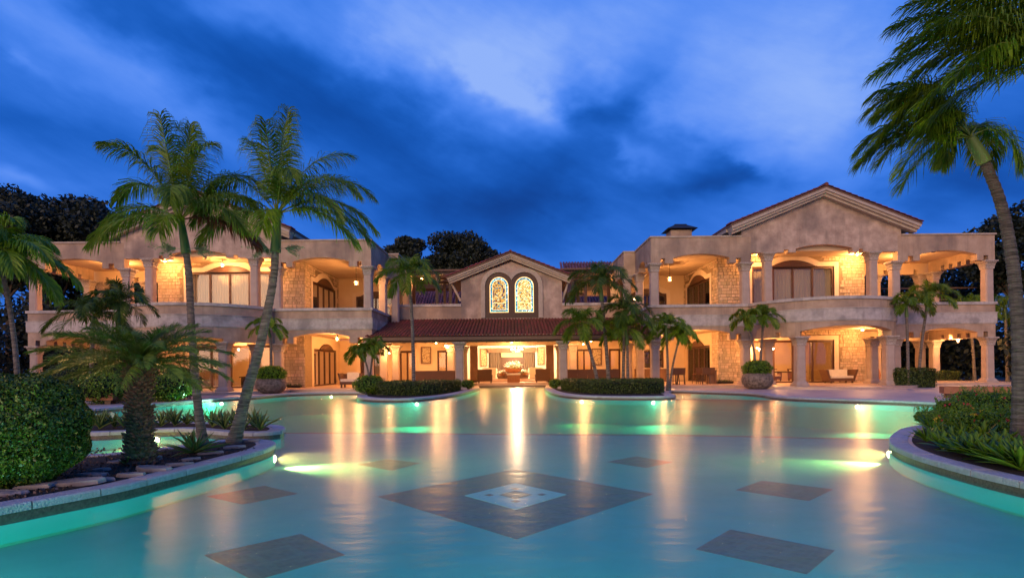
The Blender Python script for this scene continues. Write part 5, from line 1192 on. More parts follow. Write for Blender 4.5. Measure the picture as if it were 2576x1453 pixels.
# ------------------------------------------------------------------ vegetation
UPV = np.array([0, 0, 1.0])
def frond(base, az, el, L, droop, wind, npair, ll, m, parent, lw=.022, sag=.55, stem=True, t0=.16, vee=.25, name='frond', rw=.016, kink=1.5):
    s = np.array([math.cos(el)*math.cos(az), math.cos(el)*math.sin(az), math.sin(el)]); N = 16
    P = [np.array(base, float)]; D = []
    for i in range(N):
        t = (i+.5)/N; d = s+np.array([0, 0, -1])*droop*t**kink+np.array(wind)*t; d /= np.linalg.norm(d); D.append(d); P.append(P[-1]+d*L/N)
    D.append(D[-1]); P = np.array(P); D = np.array(D)
    ts = np.linspace(t0, .995, npair); idx = ts*N; i0 = np.clip(idx.astype(int), 0, N-1); fr = (idx-i0)[:, None]
    pos = P[i0]*(1-fr)+P[i0+1]*fr; dd = D[i0]*(1-fr)+D[np.clip(i0+1, 0, N)]*fr; dd /= np.linalg.norm(dd, axis=1, keepdims=True)
    side = np.cross(dd, UPV)
    hz = np.array([math.sin(az), -math.cos(az), 0]); bad = np.linalg.norm(side, axis=1) < .25; side[bad] = hz
    side = side*np.sign((side@hz))[:, None]; side /= np.linalg.norm(side, axis=1, keepdims=True); nr = np.cross(side, dd)
    nr = nr*np.sign(nr[:, 2:3]+1e-6)
    tt = (ts-t0)/(1-t0); prof = (np.sin(PI*np.clip(.10+.84*tt, 0, 1)))**.55; Q = []
    for sg in (-1, 1):
        ph = np.radians(28+38*tt)+rng.normal(0, .09, npair); lift = rng.normal(vee, .22, npair)[:, None]
        dr = sg*side*np.cos(ph)[:, None]+dd*np.sin(ph)[:, None]+nr*lift+np.array(wind)*.35; dr /= np.linalg.norm(dr, axis=1, keepdims=True)
        ln = (ll*prof*rng.uniform(.85, 1.12, npair))[:, None]
        wv = dd*.8+nr*.3*sg; wv = wv-dr*np.sum(wv*dr, axis=1, keepdims=True); wv /= np.linalg.norm(wv, axis=1, keepdims=True); wv = wv*lw*.5
        p0 = pos; d1 = dr+np.array([0, 0, -sag*.4]); d1 /= np.linalg.norm(d1, axis=1, keepdims=True); p1 = p0+d1*ln*.42
        d2 = dr+np.array([0, 0, -sag])+np.array(wind)*.3; d2 /= np.linalg.norm(d2, axis=1, keepdims=True); p2 = p1+d2*ln*.34
        d3 = dr*.7+np.array([0, 0, -sag*1.9])+np.array(wind)*.4; d3 /= np.linalg.norm(d3, axis=1, keepdims=True); p3 = p2+d3*ln*.26
        Q += [np.stack([p0-wv*.5, p0+wv*.5, p1+wv, p1-wv], 1), np.stack([p1-wv, p1+wv, p2+wv*.8, p2-wv*.8], 1), np.stack([p2-wv*.8, p2+wv*.8, p3+wv*.1, p3-wv*.1], 1)]
    off = np.array(wloc(parent)); V = np.concatenate(Q)-off
    o = link(name, quadmesh(name, V, m), parent)
    if stem:
        mb = MB(); mb.tube([tuple(p-off) for p in P[::2]], [rw*(1-.8*i/(len(P[::2])-1)) for i in range(len(P[::2]))], 5); o2 = mb.mesh('rachis', M['rachis'] if m not in (M['palm_dead'],) else M['palm_dead'], True); link('rachis', o2, o)
    return o
def palm(label, Y, trunk, r0, r1, shaft, L, n, group=None, mt='palm', wind=(0, 0, 0), npair=55, ll=.42, lw=.024, droop=1.5, seed=1, name='palm_tree', rs=None, elmin=-10, elmax=82, stem=True, spec=None, zbase=.15, skip=None, dead=None, azr=None, sag=.55, trunk_m='trunk'):
    if npair > 80: sag = .85
    "trunk / shaft: photo points from the foot up, all at depth Y"
    rr = random.Random(seed); tp = [AT(x, y, Y) for x, y in trunk]; tp[0].z = zbase
    R = thing(name, label, 'palm tree', tp[0], 0, group)
    # smooth trunk
    q = smooth(tp, 2); mb = MB(); k = len(q)
    fine_ = []; rad = []
    tot = sum((b-a).length for a, b in zip(q, q[1:])); nseg = max(10, int(tot/.06)); cum = [0]
    for a, b in zip(q, q[1:]): cum.append(cum[-1]+(b-a).length)
    for i in range(nseg+1):
        s = cum[-1]*i/nseg; j = max(jj for jj in range(len(cum)) if cum[jj] <= s+1e-9); j = min(j, len(q)-2)
        fine_.append(q[j].lerp(q[j+1], (s-cum[j])/max(1e-6, cum[j+1]-cum[j]))); t = i/nseg
        rad.append((r0+(r1-r0)*t+r0*.45*math.exp(-t*14))*(1+.05*((i % 2)*2-1)))
    mb.tube(fine_, rad, 12); mb.build('trunk', M[trunk_m], R)
    sp = [AT(x, y, Y) for x, y in shaft]; rs = rs or r1*1.25
    ss = smooth(sp, 2); mb = MB(); mb.tube(ss, [rs*(1.08-.5*(i/(len(ss)-1))**1.6) for i in range(len(ss))], 12); mb.build('crownshaft', M['shaft'], R, smooth=True)
    top = sp[-1]
    if spec is None:
        spec = []; 
        for i in range(n):
            f = (i+.5)/n; el = math.radians(elmax+(elmin-elmax)*f**.85+rr.uniform(-6, 6)); azz = i*2.39996+rr.uniform(-.25, .25)+seed
            spec.append((azz, el, L*(.62+.38*min(1, f*2.2))*rr.uniform(.92, 1.06), droop*(.7+.5*f)*rr.uniform(.85, 1.15), None))
    for (azz, el, l_, dp, mm) in spec:
        wv = tuple(c*rr.uniform(.7, 1.3) for c in wind)
        frond(top, azz, el, l_, dp, wv, npair, ll, M[mm or mt], R, lw=lw, stem=stem, sag=sag, rw=.016*L/2)
    return R
def spec_px(items, droop=1.5, L=2.0, rr=random.Random(3), k=1.15):
    "items: (picture angle deg from right, depth tilt deg, elevation deg, len factor, droop, material)"
    return [(math.radians(a), math.radians(e), L*f, d*k, m_) for (a, e, f, d, m_) in items]
# two tall palms over the front planter. az: 0 = to the right, 90 = away, 180 = left, 270 = towards the camera
A_spec = spec_px([(180, 30, .95, 1.5, None), (170, 55, 1.0, 1.3, None), (200, 12, .9, 1.4, None), (150, 68, 1.05, .7, None), (110, 80, 1.1, .25, None), (95, 84, 1.0, .1, None), (250, 76, 1.0, .3, None), (0, 45, 1.0, 1.5, None), (15, 62, 1.05, 1.2, None), (340, 28, .95, 1.6, None),
                  (-8, 6, .92, 1.1, 'palm_dead'), (30, 20, .9, 1.5, None), (290, 45, .9, 1.7, None), (60, 55, 1.0, 1.2, None), (270, 15, .5, 2.2, 'palm_lit'), (210, 65, 1.0, .9, None), (320, 66, 1.0, .9, None)], L=1.95)
palm('tall slender palm with an upright trunk and one brown frond, standing behind the agave', 11.1, [(511, 1118), (500, 1040), (490, 940), (480, 800), (476, 700), (470, 645), (468, 635)], .082, .062, [(468, 638), (463, 600), (455, 552)], 2.0, 19, 'pair of tall palms in the front planter', 'palm', (.10, 0, 0), 105, .56, .019, seed=2, spec=A_spec, rs=.085)
B_spec = spec_px([(180, 34, 1.0, 1.4, None), (172, 52, 1.0, 1.2, None), (190, 14, .85, 1.5, None), (150, 66, 1.05, .6, None), (85, 84, 1.15, .05, None), (110, 78, 1.05, .2, None), (20, 66, 1.1, .9, None), (8, 50, 1.15, 1.3, None), (0, 30, 1.15, 1.6, None), (350, 14, 1.0, 1.7, 'palm_lit'), (30, 36, 1.0, 1.5, None),
                  (330, 34, 1.0, 1.7, None), (300, 55, .9, 1.4, None), (60, 60, 1.0, 1.1, None), (270, 12, .5, 2.3, 'palm_lit'), (15, 22, 1.05, 1.5, None), (345, 48, 1.1, 1.4, None), (270, 70, .9, .6, None)], L=1.98)
palm('tall palm with a pale trunk leaning over the tip of the planter', 11.3, [(588, 1122), (600, 1070), (622, 980), (655, 870), (678, 760), (690, 690), (693, 630)], .115, .07, [(693, 634), (696, 590), (697, 538)], 2.0, 20, 'pair of tall palms in the front planter', 'palm', (.12, 0, 0), 105, .56, .019, seed=5, spec=B_spec, rs=.10)
# pale flower sprays under the crownshafts
for R_, px, py, Y in ((None, 466, 628, 11.05), (None, 694, 628, 11.25)):
    c = AT(px, py, Y); par = [o for o in scene.objects if o.name.startswith('palm_tree') and o.parent is None][0 if px < 500 else 1]
    off = wloc(par)
    for sgn in (-1, 1):
        mb = MB(); pts = []; r3 = random.Random(px+sgn)
        for k in range(9):
            e = Vector((sgn*r3.uniform(.35, .62), r3.uniform(-.2, .2), r3.uniform(-.16, .18)*1.0)); m1 = c+Vector((sgn*.18, 0, .03)); mb.tube([tuple(c-off), tuple(m1-off), tuple(c+e-off)], .006, 3)
            for j in range(38): t = r3.uniform(.3, 1.05); q = m1.lerp(c+e, t); pts.append((q.x+r3.gauss(0, .02)-off.x, q.y+r3.gauss(0, .03)-off.y, q.z+r3.gauss(0, .025)-off.z))
        o = mb.local('seed_spray', M['twig'], par); link('seed_tips', quadmesh('seed_tips', leaves(np.array(pts), .022, aspect=.5), M['twig']), o, kind='stuff')
# big palm bending in from the right
C_spec = spec_px([(180, 28, 1.0, 1.3, None), (186, 45, 1.1, 1.2, None), (176, 60, 1.2, 1.0, None), (195, 10, .95, 1.3, 'palm_lit'), (182, -2, .85, 1.5, 'palm_lit'), (170, 35, 1.15, 1.3, None), (150, 50, 1.1, 1.2, None), (210, 35, 1.0, 1.4, None), (60, 55, .7, 1.4, None), (20, 50, .7, 1.8, None), (120, 66, 1.0, .8, None), (200, 60, 1.15, 1.0, None), (340, 30, .6, 2.2, 'palm_lit'), (178, 66, 1.2, .9, None), (190, 52, 1.15, 1.0, None), (172, 26, 1.1, 1.1, None)], L=1.85, k=1.7)
palm('tall palm with a curving trunk at the right edge, fronds swept toward the house', 9.6, [(2566, 1150), (2566, 1000), (2564, 850), (2556, 740), (2545, 640), (2520, 510), (2480, 415), (2474, 405)], .118, .08, [(2477, 410), (2458, 375), (2440, 345)], 2.0, 16, None, 'palm', (-.45, 0, -.05), 105, .58, .021, seed=7, spec=C_spec, rs=.105, trunk_m='trunk_grey')
D_spec = spec_px([(180, 30, 1, 1.0, None), (185, 12, 1, 1.0, 'palm_lit'), (176, 45, 1.05, .9, None), (190, 58, 1.05, .8, None), (182, 0, .95, .9, 'palm_lit'), (168, 20, 1.0, 1.1, None), (200, 24, 1.0, 1.2, 'palm_lit'), (172, 68, 1.0, .7, None), (20, 50, .9, 1.2, None), (186, 36, 1.1, .9, None), (178, 54, 1.12, .75, None), (195, 40, 1.1, .9, None), (170, 34, 1.15, .9, 'palm_lit'), (188, 70, 1.0, .6, None), (165, 55, 1.1, .8, None)], L=2.5, k=1.5)
palm('palm rooted outside the frame whose bright fronds hang in at the upper right corner', 8.8, [(2760, 1230), (2740, 800), (2705, 400), (2680, 255)], .15, .09, [(2680, 260), (2665, 215), (2650, 170)], 2.6, 15, None, 'palm', (-.30, 0, -.05), 120, .66, .022, seed=9, spec=D_spec)
#_left
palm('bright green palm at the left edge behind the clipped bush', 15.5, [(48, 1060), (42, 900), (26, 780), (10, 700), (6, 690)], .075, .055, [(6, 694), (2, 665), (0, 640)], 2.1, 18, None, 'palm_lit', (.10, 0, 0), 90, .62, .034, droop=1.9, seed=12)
# small palms: label, Y, trunk, shaft, L, mat
SM = [('slim palm rising from the hedge island at the left of the loggia', 31.0, [(1041, 985), (1040, 900), (1036, 780), (1031, 735)], [(1031, 740), (1029, 715), (1028, 690)], 2.3, 'palm', (.0, 0, 0), .10),
      ('young palm in the pot beside the leaning trunk', 33.6, [(683, 940), (683, 900), (681, 860), (680, 845)], [(680, 848), (677, 835), (675, 820)], 1.35, 'palm_lit', (0, 0, 0), .07),
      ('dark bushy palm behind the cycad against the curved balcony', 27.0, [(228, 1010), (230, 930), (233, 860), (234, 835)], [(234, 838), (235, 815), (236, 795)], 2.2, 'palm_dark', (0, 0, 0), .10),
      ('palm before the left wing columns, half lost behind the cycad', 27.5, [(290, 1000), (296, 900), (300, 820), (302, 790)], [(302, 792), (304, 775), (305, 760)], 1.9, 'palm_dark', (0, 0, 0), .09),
      ('small palm leaning left in the round bush beside the daybed', 31.0, [(932, 965), (926, 930), (918, 905)], [(918, 907), (914, 897), (911, 885)], 1.15, 'palm', (0, 0, 0), .06),
      ('small palm leaning right in the round bush beside the daybed', 31.2, [(925, 965), (934, 920), (938, 890)], [(938, 892), (939, 880), (940, 868)], 1.05, 'palm', (0, 0, 0), .06),
      ('leaning palm on the right hedge island, nearest the loggia column', 32.0, [(1506, 985), (1500, 940), (1484, 880), (1473, 850)], [(1473, 853), (1469, 835), (1466, 815)], 2.1, 'palm', (0, 0, 0), .10),
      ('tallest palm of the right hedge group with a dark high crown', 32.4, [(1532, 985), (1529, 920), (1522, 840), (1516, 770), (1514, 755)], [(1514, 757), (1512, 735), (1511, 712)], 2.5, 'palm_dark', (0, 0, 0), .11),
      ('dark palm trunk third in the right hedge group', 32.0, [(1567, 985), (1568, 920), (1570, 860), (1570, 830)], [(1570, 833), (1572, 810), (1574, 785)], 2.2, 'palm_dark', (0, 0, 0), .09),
      ('palm with a bright green crownshaft in the right hedge group', 31.8, [(1580, 985), (1579, 920), (1578, 865)], [(1578, 867), (1577, 845), (1574, 828)], 2.0, 'palm', (0, 0, 0), .085),
      ('palm at the bar end of the right hedge, upright trunk', 32.2, [(1680, 985), (1680, 930), (1678, 870), (1677, 850)], [(1677, 852), (1676, 835), (1675, 820)], 1.7, 'palm', (0, 0, 0), .075),
      ('palm at the bar end of the right hedge, trunk leaning right', 32.4, [(1684, 985), (1690, 930), (1700, 885), (1705, 865)], [(1705, 867), (1708, 855), (1710, 842)], 1.45, 'palm_lit', (0, 0, 0), .065),
      ('left one of the twin palms in the big stone pot', 33.4, [(1904, 945), (1898, 890), (1889, 845), (1884, 825)], [(1884, 828), (1882, 815), (1880, 800)], 1.35, 'palm', (0, 0, 0), .07),
      ('right one of the twin palms in the big stone pot', 33.6, [(1912, 945), (1914, 890), (1917, 845), (1919, 820)], [(1919, 823), (1920, 810), (1921, 795)], 1.4, 'palm', (0, 0, 0), .075),
      ('shorter palm before the outer arch of the chimney wing', 33.0, [(2284, 970), (2284, 900), (2282, 820), (2281, 795)], [(2281, 797), (2280, 780), (2279, 765)], 1.5, 'palm', (.1, 0, 0), .085),
      ('taller leaning palm before the outer arch of the chimney wing', 33.3, [(2310, 972), (2314, 900), (2324, 820), (2331, 780)], [(2331, 783), (2334, 765), (2336, 745)], 1.75, 'palm', (.25, 0, 0), .085),
      ('palm with drooping fronds beyond the outer column of the chimney wing', 41.0, [(2452, 960), (2448, 880), (2440, 800)], [(2440, 803), (2438, 790), (2437, 775)], 2.2, 'palm_lit', (0, 0, 0), .10),
      ('palm behind the outer porch near the frame edge', 40.0, [(2535, 960), (2532, 880), (2530, 800)], [(2530, 803), (2529, 790), (2528, 775)], 2.2, 'palm', (0, 0, 0), .10)]
for i, (lb, Y, tr, sh, L, mt, wd, r) in enumerate(SM):
    zb = .9 if 'pot' in lb and 'potted' not in lb else .15
    palm(lb, Y, tr, r*1.1, r*.85, sh, L, 13, None, mt, wd, 58, .58*L/2.1+.08, .036, droop=2.0, seed=20+i, stem=True, rs=r*1.15, elmin=0, zbase=zb)
# cycad
cb = GR(352, 1166, .15); CY = cb.y
R = thing('cycad', 'cycad with a thick scaly trunk and a wide feathery crown in the front planter', 'cycad', cb)
mb = MB(); H = AT(355, 905, CY).z-.15; rings = []
prof = [(0, .23), (.06, .20), (.2, .165), (.45, .155), (.7, .16), (.88, .185), (.96, .17), (1.0, .10)]
for zf, r in prof: rings.append((r, zf*H))
mb.lathe(rings, 18); mb.local('trunk', M['bark'], R)
sc = MB(); rr = random.Random(4); nrow = 28
for i in range(nrow):
    zf = (i+.3)/nrow
    r = np.interp(zf, [p[0] for p in prof], [p[1] for p in prof]); m_ = 15
    for k in range(m_):
        a = 2*PI*(k+.5*(i % 2))/m_+rr.uniform(-.08, .08); z = zf*H+rr.uniform(-.022, .022); rr_ = rr.uniform(.5, 1.4)
        ca, sa = math.cos(a), math.sin(a); tx, ty = -sa, ca; w_ = .034
        b0 = [(ca*r*.97+tx*w_, sa*r*.97+ty*w_, z-.02), (ca*r*.97-tx*w_, sa*r*.97-ty*w_, z-.02), (ca*r*.97-tx*w_, sa*r*.97-ty*w_, z+.02), (ca*r*.97+tx*w_, sa*r*.97+ty*w_, z+.02)]
        o_ = .062*rr_; b1 = [(ca*(r+o_)+tx*w_*.6, sa*(r+o_)+ty*w_*.6, z+.028), (ca*(r+o_)-tx*w_*.6, sa*(r+o_)-ty*w_*.6, z+.028), (ca*(r+o_*1.05)-tx*w_*.5, sa*(r+o_*1.05)-ty*w_*.5, z+.05), (ca*(r+o_*1.05)+tx*w_*.5, sa*(r+o_*1.05)+ty*w_*.5, z+.05)]
        sc.loft([b0, b1])
sc.local('leaf_scales', M['bark'], R, kind='stuff')
top = cb+Vector((0, 0, H-.02))
for i in range(50):
    f = (i+.5)/50; el = math.radians(64-72*f**.8+rr.uniform(-6, 6)); frond(top+Vector((rr.uniform(-.06, .06), rr.uniform(-.06, .06), 0)), i*2.4, el, (.75+.60*min(1, f*2))*rr.uniform(.92, 1.06), .65*rr.uniform(.7, 1.3), (.06, 0, .0), 95, .27, M['cycadleaf'], R, lw=.010, sag=.35, t0=.12, vee=.35, rw=.010)
for i in range(16):
    a = i*2.4; e = math.radians(rr.uniform(50, 80)); frond(top, a, e, .32, .1, (0, 0, 0), 14, .05, M['palm_lit'], R, lw=.014, sag=.1, stem=True, rw=.006, name='young_frond')
# rosette plants ---------------------------------------------------------------
def blade(L, w, curve, thick=.012, m=None, fold=.25, name='leaf', bulge=.35):
    n = 8; V = []; Fc = []
    for i in range(n+1):
        t = i/n; x = L*t; z = curve*L*(t**1.7); wd = w*(1-(abs(t-bulge)/(1-bulge))**1.8 if t > bulge else .62+.38*t/bulge); wd = max(wd, .002)
        V += [(x, -wd/2, z+fold*wd), (x, 0, z-thick), (x, wd/2, z+fold*wd), (x, 0, z+thick*.4)]
    for i in range(n):
        for k in range(4): Fc.append((4*i+k, 4*i+(k+1) % 4, 4*i+4+(k+1) % 4, 4*i+4+k))
    Fc.append((0, 3, 2, 1)); Fc.append((4*n, 4*n+1, 4*n+2, 4*n+3))
    me = bpy.data.meshes.new(name); me.from_pydata(V, [], Fc); me.update(); me.materials.append(m); me.shade_smooth(); return me
AG = [blade(1, .17, c, m=M['agave']) for c in (-.10, .05, -.25)]
FN = [blade(1, .25, c, .004, M['fern'], .12, bulge=.6) for c in (-.15, -.35, .0)]
def rosette(name, cat, label, loc, R_, n, meshes, group=None, e0=12, e1=80, seed=0, part='leaf', cover=2*PI, rz=0):
    t = thing(name, label, cat, loc, rz, group); rr = random.Random(seed)
    for i in range(n):
        f = (i+.5)/n; l_ = R_*rr.uniform(.8, 1.15)*(1-.25*f); o = link(part, rr.choice(meshes), t)
        o.rotation_euler = (rr.uniform(-.2, .2), -math.radians(e0+(e1-e0)*f+rr.uniform(-8, 8)), i*2.4+rr.uniform(-.3, .3)); o.scale = (l_, l_*rr.uniform(.8, 1.1), l_); o.location = (0, 0, .02)
    return t
p = GR(488, 1142, .15); rosette('agave', 'agave', 'large spiky agave in front of the upright palm trunk', p, .56, 34, AG, None, 8, 82, 1)
p = GR(382, 1146, .15); rosette('agave', 'agave', 'small agave close to the cycad trunk', p, .34, 16, AG, None, 10, 80, 2)
p = GR(318, 1172, .15); rosette('agave', 'agave', 'tiny agave at the left foot of the cycad', p, .22, 10, AG, None, 10, 70, 3)
xs = [(218, 1078), (252, 1080), (288, 1076), (315, 1080), (345, 1074), (405, 1074), (440, 1072), (470, 1070), (535, 1075), (565, 1080), (588, 1076), (612, 1083), (640, 1078), (655, 1083), (500, 1072), (375, 1072), (265, 1070), (600, 1070), (232, 1068), (550, 1068), (332, 1066), (425, 1065), (640, 1069)]
import itertools
for i, (px, py) in enumerate(sorted(xs)):
    p = GR(px, py, .15); rosette('aloe', 'aloe', 'spiky aloe clump in the rear planter, number %s from the clipped bush' % ['one', 'two', 'three', 'four', 'five', 'six', 'seven', 'eight', 'nine', 'ten', 'eleven', 'twelve', 'thirteen', 'fourteen', 'fifteen', 'sixteen', 'seventeen', 'eighteen', 'nineteen', 'twenty', 'twenty-one', 'twenty-two', 'twenty-three'][i], p, .50+.1*((i*7) % 3)/2, 15, AG, 'aloe clumps along the rear planter', 30, 88, 40+i)
# right planter: broad-leaved ferns in front
fx = [(2330, 1112), (2370, 1129), (2412, 1142), (2452, 1152), (2492, 1163), (2532, 1174), (2570, 1186), (2352, 1092), (2372, 1112), (2405, 1118), (2408, 1090), (2440, 1135), (2470, 1112), (2452, 1150), (2495, 1150), (2520, 1128), (2540, 1165), (2566, 1150), (2572, 1180), (2335, 1078), (2600, 1170), (2425, 1104)]
wordn = ['in the front row, number %s from the tip' % w for w in ('one', 'two', 'three', 'four', 'five', 'six', 'seven')]+['at the narrow tip', 'second from the tip', 'third from the tip', 'fourth from the tip', 'fifth from the tip', 'sixth from the tip', 'seventh from the tip', 'eighth from the tip', 'ninth from the tip', 'tenth from the tip', 'eleventh from the tip', 'twelfth from the tip', 'thirteenth from the tip', 'fourteenth from the tip', 'fifteenth from the tip']
for i, (px, py) in enumerate(sorted(fx)):
    p = GR(px, py, .15); rosette('fern', 'fern', 'broad strap-leaved fern in the flowering planter, ' + wordn[i], p, .40+.14*((px-2330)/240), 20, FN, 'strap-leaved ferns edging the flowering planter', 14, 78, 80+i)
def leaf_shell(c, rad, n, size, m, name, parent, kind=None, flat=None, inner=.88, seed=0, jit=.8, zmin=None):
    d = rng.normal(size=(n, 3)); d /= np.linalg.norm(d, axis=1, keepdims=True)
    rr = rng.uniform(inner, 1.0, (n, 1)); lump = 1+.05*np.sin(d[:, :1]*9+seed)*np.sin(d[:, 1:2]*8+seed*2)+.04*np.sin(d[:, 2:3]*11)
    p = np.array(c)+d*rr*lump*np.array(rad)
    if zmin is not None: k = p[:, 2] > zmin; p = p[k]; d = d[k]
    off = np.array(wloc(parent)); return link(name, quadmesh(name, leaves(p-off, size, d, jit), m), parent, kind=kind)
def blob_core(c, rad, parent, seed=0):
    mb = MB(); n = 18; rings = []
    for i in range(1, 10):
        ph = PI*i/10; rings.append([(c[0]+rad[0]*math.sin(ph)*math.cos(2*PI*k/n), c[1]+rad[1]*math.sin(ph)*math.sin(2*PI*k/n), c[2]-rad[2]*math.cos(ph)) for k in range(n)])
    mb.loft(rings); return mb.build('branches', M['core'], parent)  # plain dark solid under the leaf skin that keeps the shrub opaque
# big clipped bush
bc_ = GR(60, 1206, .15); BY_ = 7.35; bx = AT(45, 1000, BY_).x
t = thing('clipped_bush', 'large round clipped bush with tiny glossy leaves at the left edge', 'bush', (bx, BY_, .15))
Rz = (AT(60, 943, BY_).z-.15)/2*1.06
rad = (.80, .82, Rz*1.0); cc = (bx, BY_, .12+Rz*.98)
blob_core(cc, [r*.93 for r in rad], t); leaf_shell(cc, rad, 42000, .026, M['bush'], 'foliage', t, inner=.965, zmin=.16, jit=.9)
# ixora shrubs with flowers on the right
IX = [(2395, 1052, .42, .36, 'flowering shrub with pink blossoms nearest the bench', 'pink'), (2440, 1040, .50, .48, 'tall flowering shrub in the middle of the right planter', 'pink'), (2500, 1050, .50, .50, 'flowering shrub with pink and yellow blossoms', 'yellow'), (2550, 1060, .5, .52, 'flowering shrub at the right frame edge', 'pink'), (2335, 1062, .30, .20, 'low leafy shrub at the tip of the right planter', None), (2375, 1080, .34, .22, 'low shrub with one yellow blossom', 'yellow'), (2450, 1090, .42, .34, 'shrub with yellow blossoms behind the ferns', 'yellow'), (2520, 1098, .45, .38, 'shrub with pale blossoms behind the ferns', 'pink'), (2590, 1110, .45, .42, 'shrub cut by the right frame edge', 'pink')]
for i, (px, py, r, h, lb, fl) in enumerate(IX):
    h *= .8
    b = GR(px, py, .15); t = thing('flowering_shrub', lb, 'shrub', b); c = (b.x, b.y, .15+h*.8)
    blob_core(c, (r*.78, r*.78, h*.85), t); leaf_shell(c, (r, r, h), 3600, .030, M['ixora'], 'foliage', t, inner=.78, zmin=.16, jit=1.0, seed=i)
    # upright leafy shoots
    pts = []
    rs_ = random.Random(i)
    for k in range(26):
        a = rs_.uniform(0, 2*PI); q = rs_.uniform(.2, .95); bx_, by_ = math.cos(a)*r*q, math.sin(a)*r*q; z0 = .8*h+h*math.sqrt(1-q*q)
        for j in range(14): pts.append((bx_+rs_.gauss(0, .012)+math.cos(a)*.02*j*.3, by_+rs_.gauss(0, .012), z0+j*.012+rs_.uniform(-.01, .01)))
    link('shoots', quadmesh('shoots', leaves(np.array(pts), .028, aspect=.35), M['ixora']), t, kind='stuff')
    if fl:
        for k in range(7):
            a = rs_.uniform(PI, 2*PI); e = rs_.uniform(.1, 1.2); q = Vector((math.cos(a)*math.cos(e)*r*1.03, math.sin(a)*math.cos(e)*r*1.03, .8*h+math.sin(e)*h*1.04))
            pp = np.array(q)+rng.normal(0, .014, (16, 3)); link('blossom', quadmesh('blossom', leaves(pp, .014, aspect=.8), M[fl if k % 3 else 'pink']), t)
# hedges
def hedge(label, poly, z0, z1, n, size, m='hedge', name='hedge', jitter=.05):
    "poly: plan outline (ccw), filled with a leaf skin over a dark core"
    c = sum(poly, Vector((0, 0)))/len(poly); t = thing(name, label, 'hedge', (c.x, c.y, z0))
    ip = [p+(c-p).normalized()*.10 for p in poly]
    mb = MB(); mb.loft([[(p.x, p.y, z0) for p in ip], [(p.x, p.y, z1-.08) for p in ip]]); mb.build('branches', M['core'], t)  # solid dark filler, keeps the hedge from being seen through
    seg = [(a, b, (b-a).length) for a, b in zip(poly, poly[1:]+poly[:1])]; per = sum(s[2] for s in seg); xs_ = [p.x for p in poly]; ys_ = [p.y for p in poly]
    P = []; Nn = []
    A = per*(z1-z0); tris = tessellate_polygon([[Vector((p.x, p.y, 0)) for p in poly]]); areas = []
    for q in tris:
        a, b, c3 = [poly[i] for i in q]; areas.append(abs((b-a).cross(c3-a))/2)
    At = sum(areas); ns = int(n*A/(A+At)); lens = np.array([s[2] for s in seg]); cum = np.cumsum(lens)/lens.sum()
    for u in rng.random(ns):
        k = int(np.searchsorted(cum, u)); a, b, L_ = seg[min(k, len(seg)-1)]; v = rng.random(); p = a.lerp(b, v); nx = (p-c).normalized()
        bl = .045*math.sin(p.x*2.1+p.y)+rng.normal(0, .02); z = rng.uniform(z0+.02, z1); P.append((p.x+nx.x*bl, p.y+nx.y*bl, z)); Nn.append((nx.x, nx.y, 0))
    cu = np.cumsum(areas)/At
    for u in rng.random(n-ns):
        q = tris[min(int(np.searchsorted(cu, u)), len(tris)-1)]; a, b, c3 = [poly[i] for i in q]; r1, r2 = rng.random(2); r1 = math.sqrt(r1); p = a*(1-r1)+b*(r1*(1-r2))+c3*(r1*r2)
        P.append((p.x, p.y, z1+.03*math.sin(p.x*3+p.y*2)+abs(rng.normal(0, .035)))); Nn.append((0, 0, 1))
    off = np.array(wloc(t)); link('foliage', quadmesh('foliage', leaves(np.array(P)-off, size, np.array(Nn), .9), M[m]), t)
    return t
def ground_poly(L): return [GR(x, y, .15).to_2d() for x, y in L]
hl = smooth(ground_poly([(922, 991), (1000, 995.5), (1080, 993.5), (1140, 986), (1165, 980)])+[Vector((-3.7, 33.5)), Vector((-7.5, 33.6))]+ground_poly([(922, 991)]), 2)[:-1]
hedge('long clipped hedge on the island with the single slim palm', hl, .15, .80, 15000, .045)
hr = smooth(ground_poly([(1412, 980), (1440, 986), (1500, 990), (1580, 991), (1664, 990), (1672, 986)])+[Vector((9.0, 33.4)), Vector((3.4, 33.4))]+ground_poly([(1412, 980)]), 2)[:-1]
hedge('long clipped hedge on the island with the palm group', hr, .15, .80, 17000, .045)
def box_poly(x0, x1, y0, y1): return [Vector((x0, y0)), Vector((x1, y0)), Vector((x1, y1)), Vector((x0, y1))]
a = AT(2256, 970, 33.0).x; b = AT(2355, 970, 33.0).x; hedge('block-shaped hedge under the twin palms of the chimney wing', box_poly(a, b, 32.9, 34.2), .15, 1.25, 6000, .05)
a = AT(2362, 960, 39).x; b = AT(2462, 960, 39).x; hedge('lower hedge seen under the outermost arch', box_poly(a, b, 40.5, 42.5), .15, .95, 3500, .05)
def shrub(label, px, py, Y, r, h, n=2500, size=.05, m='ixora', z0=.15, name='shrub'):
    p = AT(px, py, Y); t = thing(name, label, 'shrub', (p.x, Y, z0)); c = (p.x, Y, z0+h*.55); blob_core(c, (r*.8, r*.8, h*.45), t); leaf_shell(c, (r, r, h*.58), n, size, M[m], 'foliage', t, inner=.75, zmin=z0, jit=1.0, seed=px); return t
shrub('round bush holding the two small palms by the daybed', 930, 960, 31.2, .95, 1.0, 3500)
shrub('small leafy plant at the channel end by the left hedge', 1175, 965, 36.5, .5, .6, 900); shrub('small leafy plant at the channel end by the right hedge', 1398, 965, 36.5, .5, .6, 900)
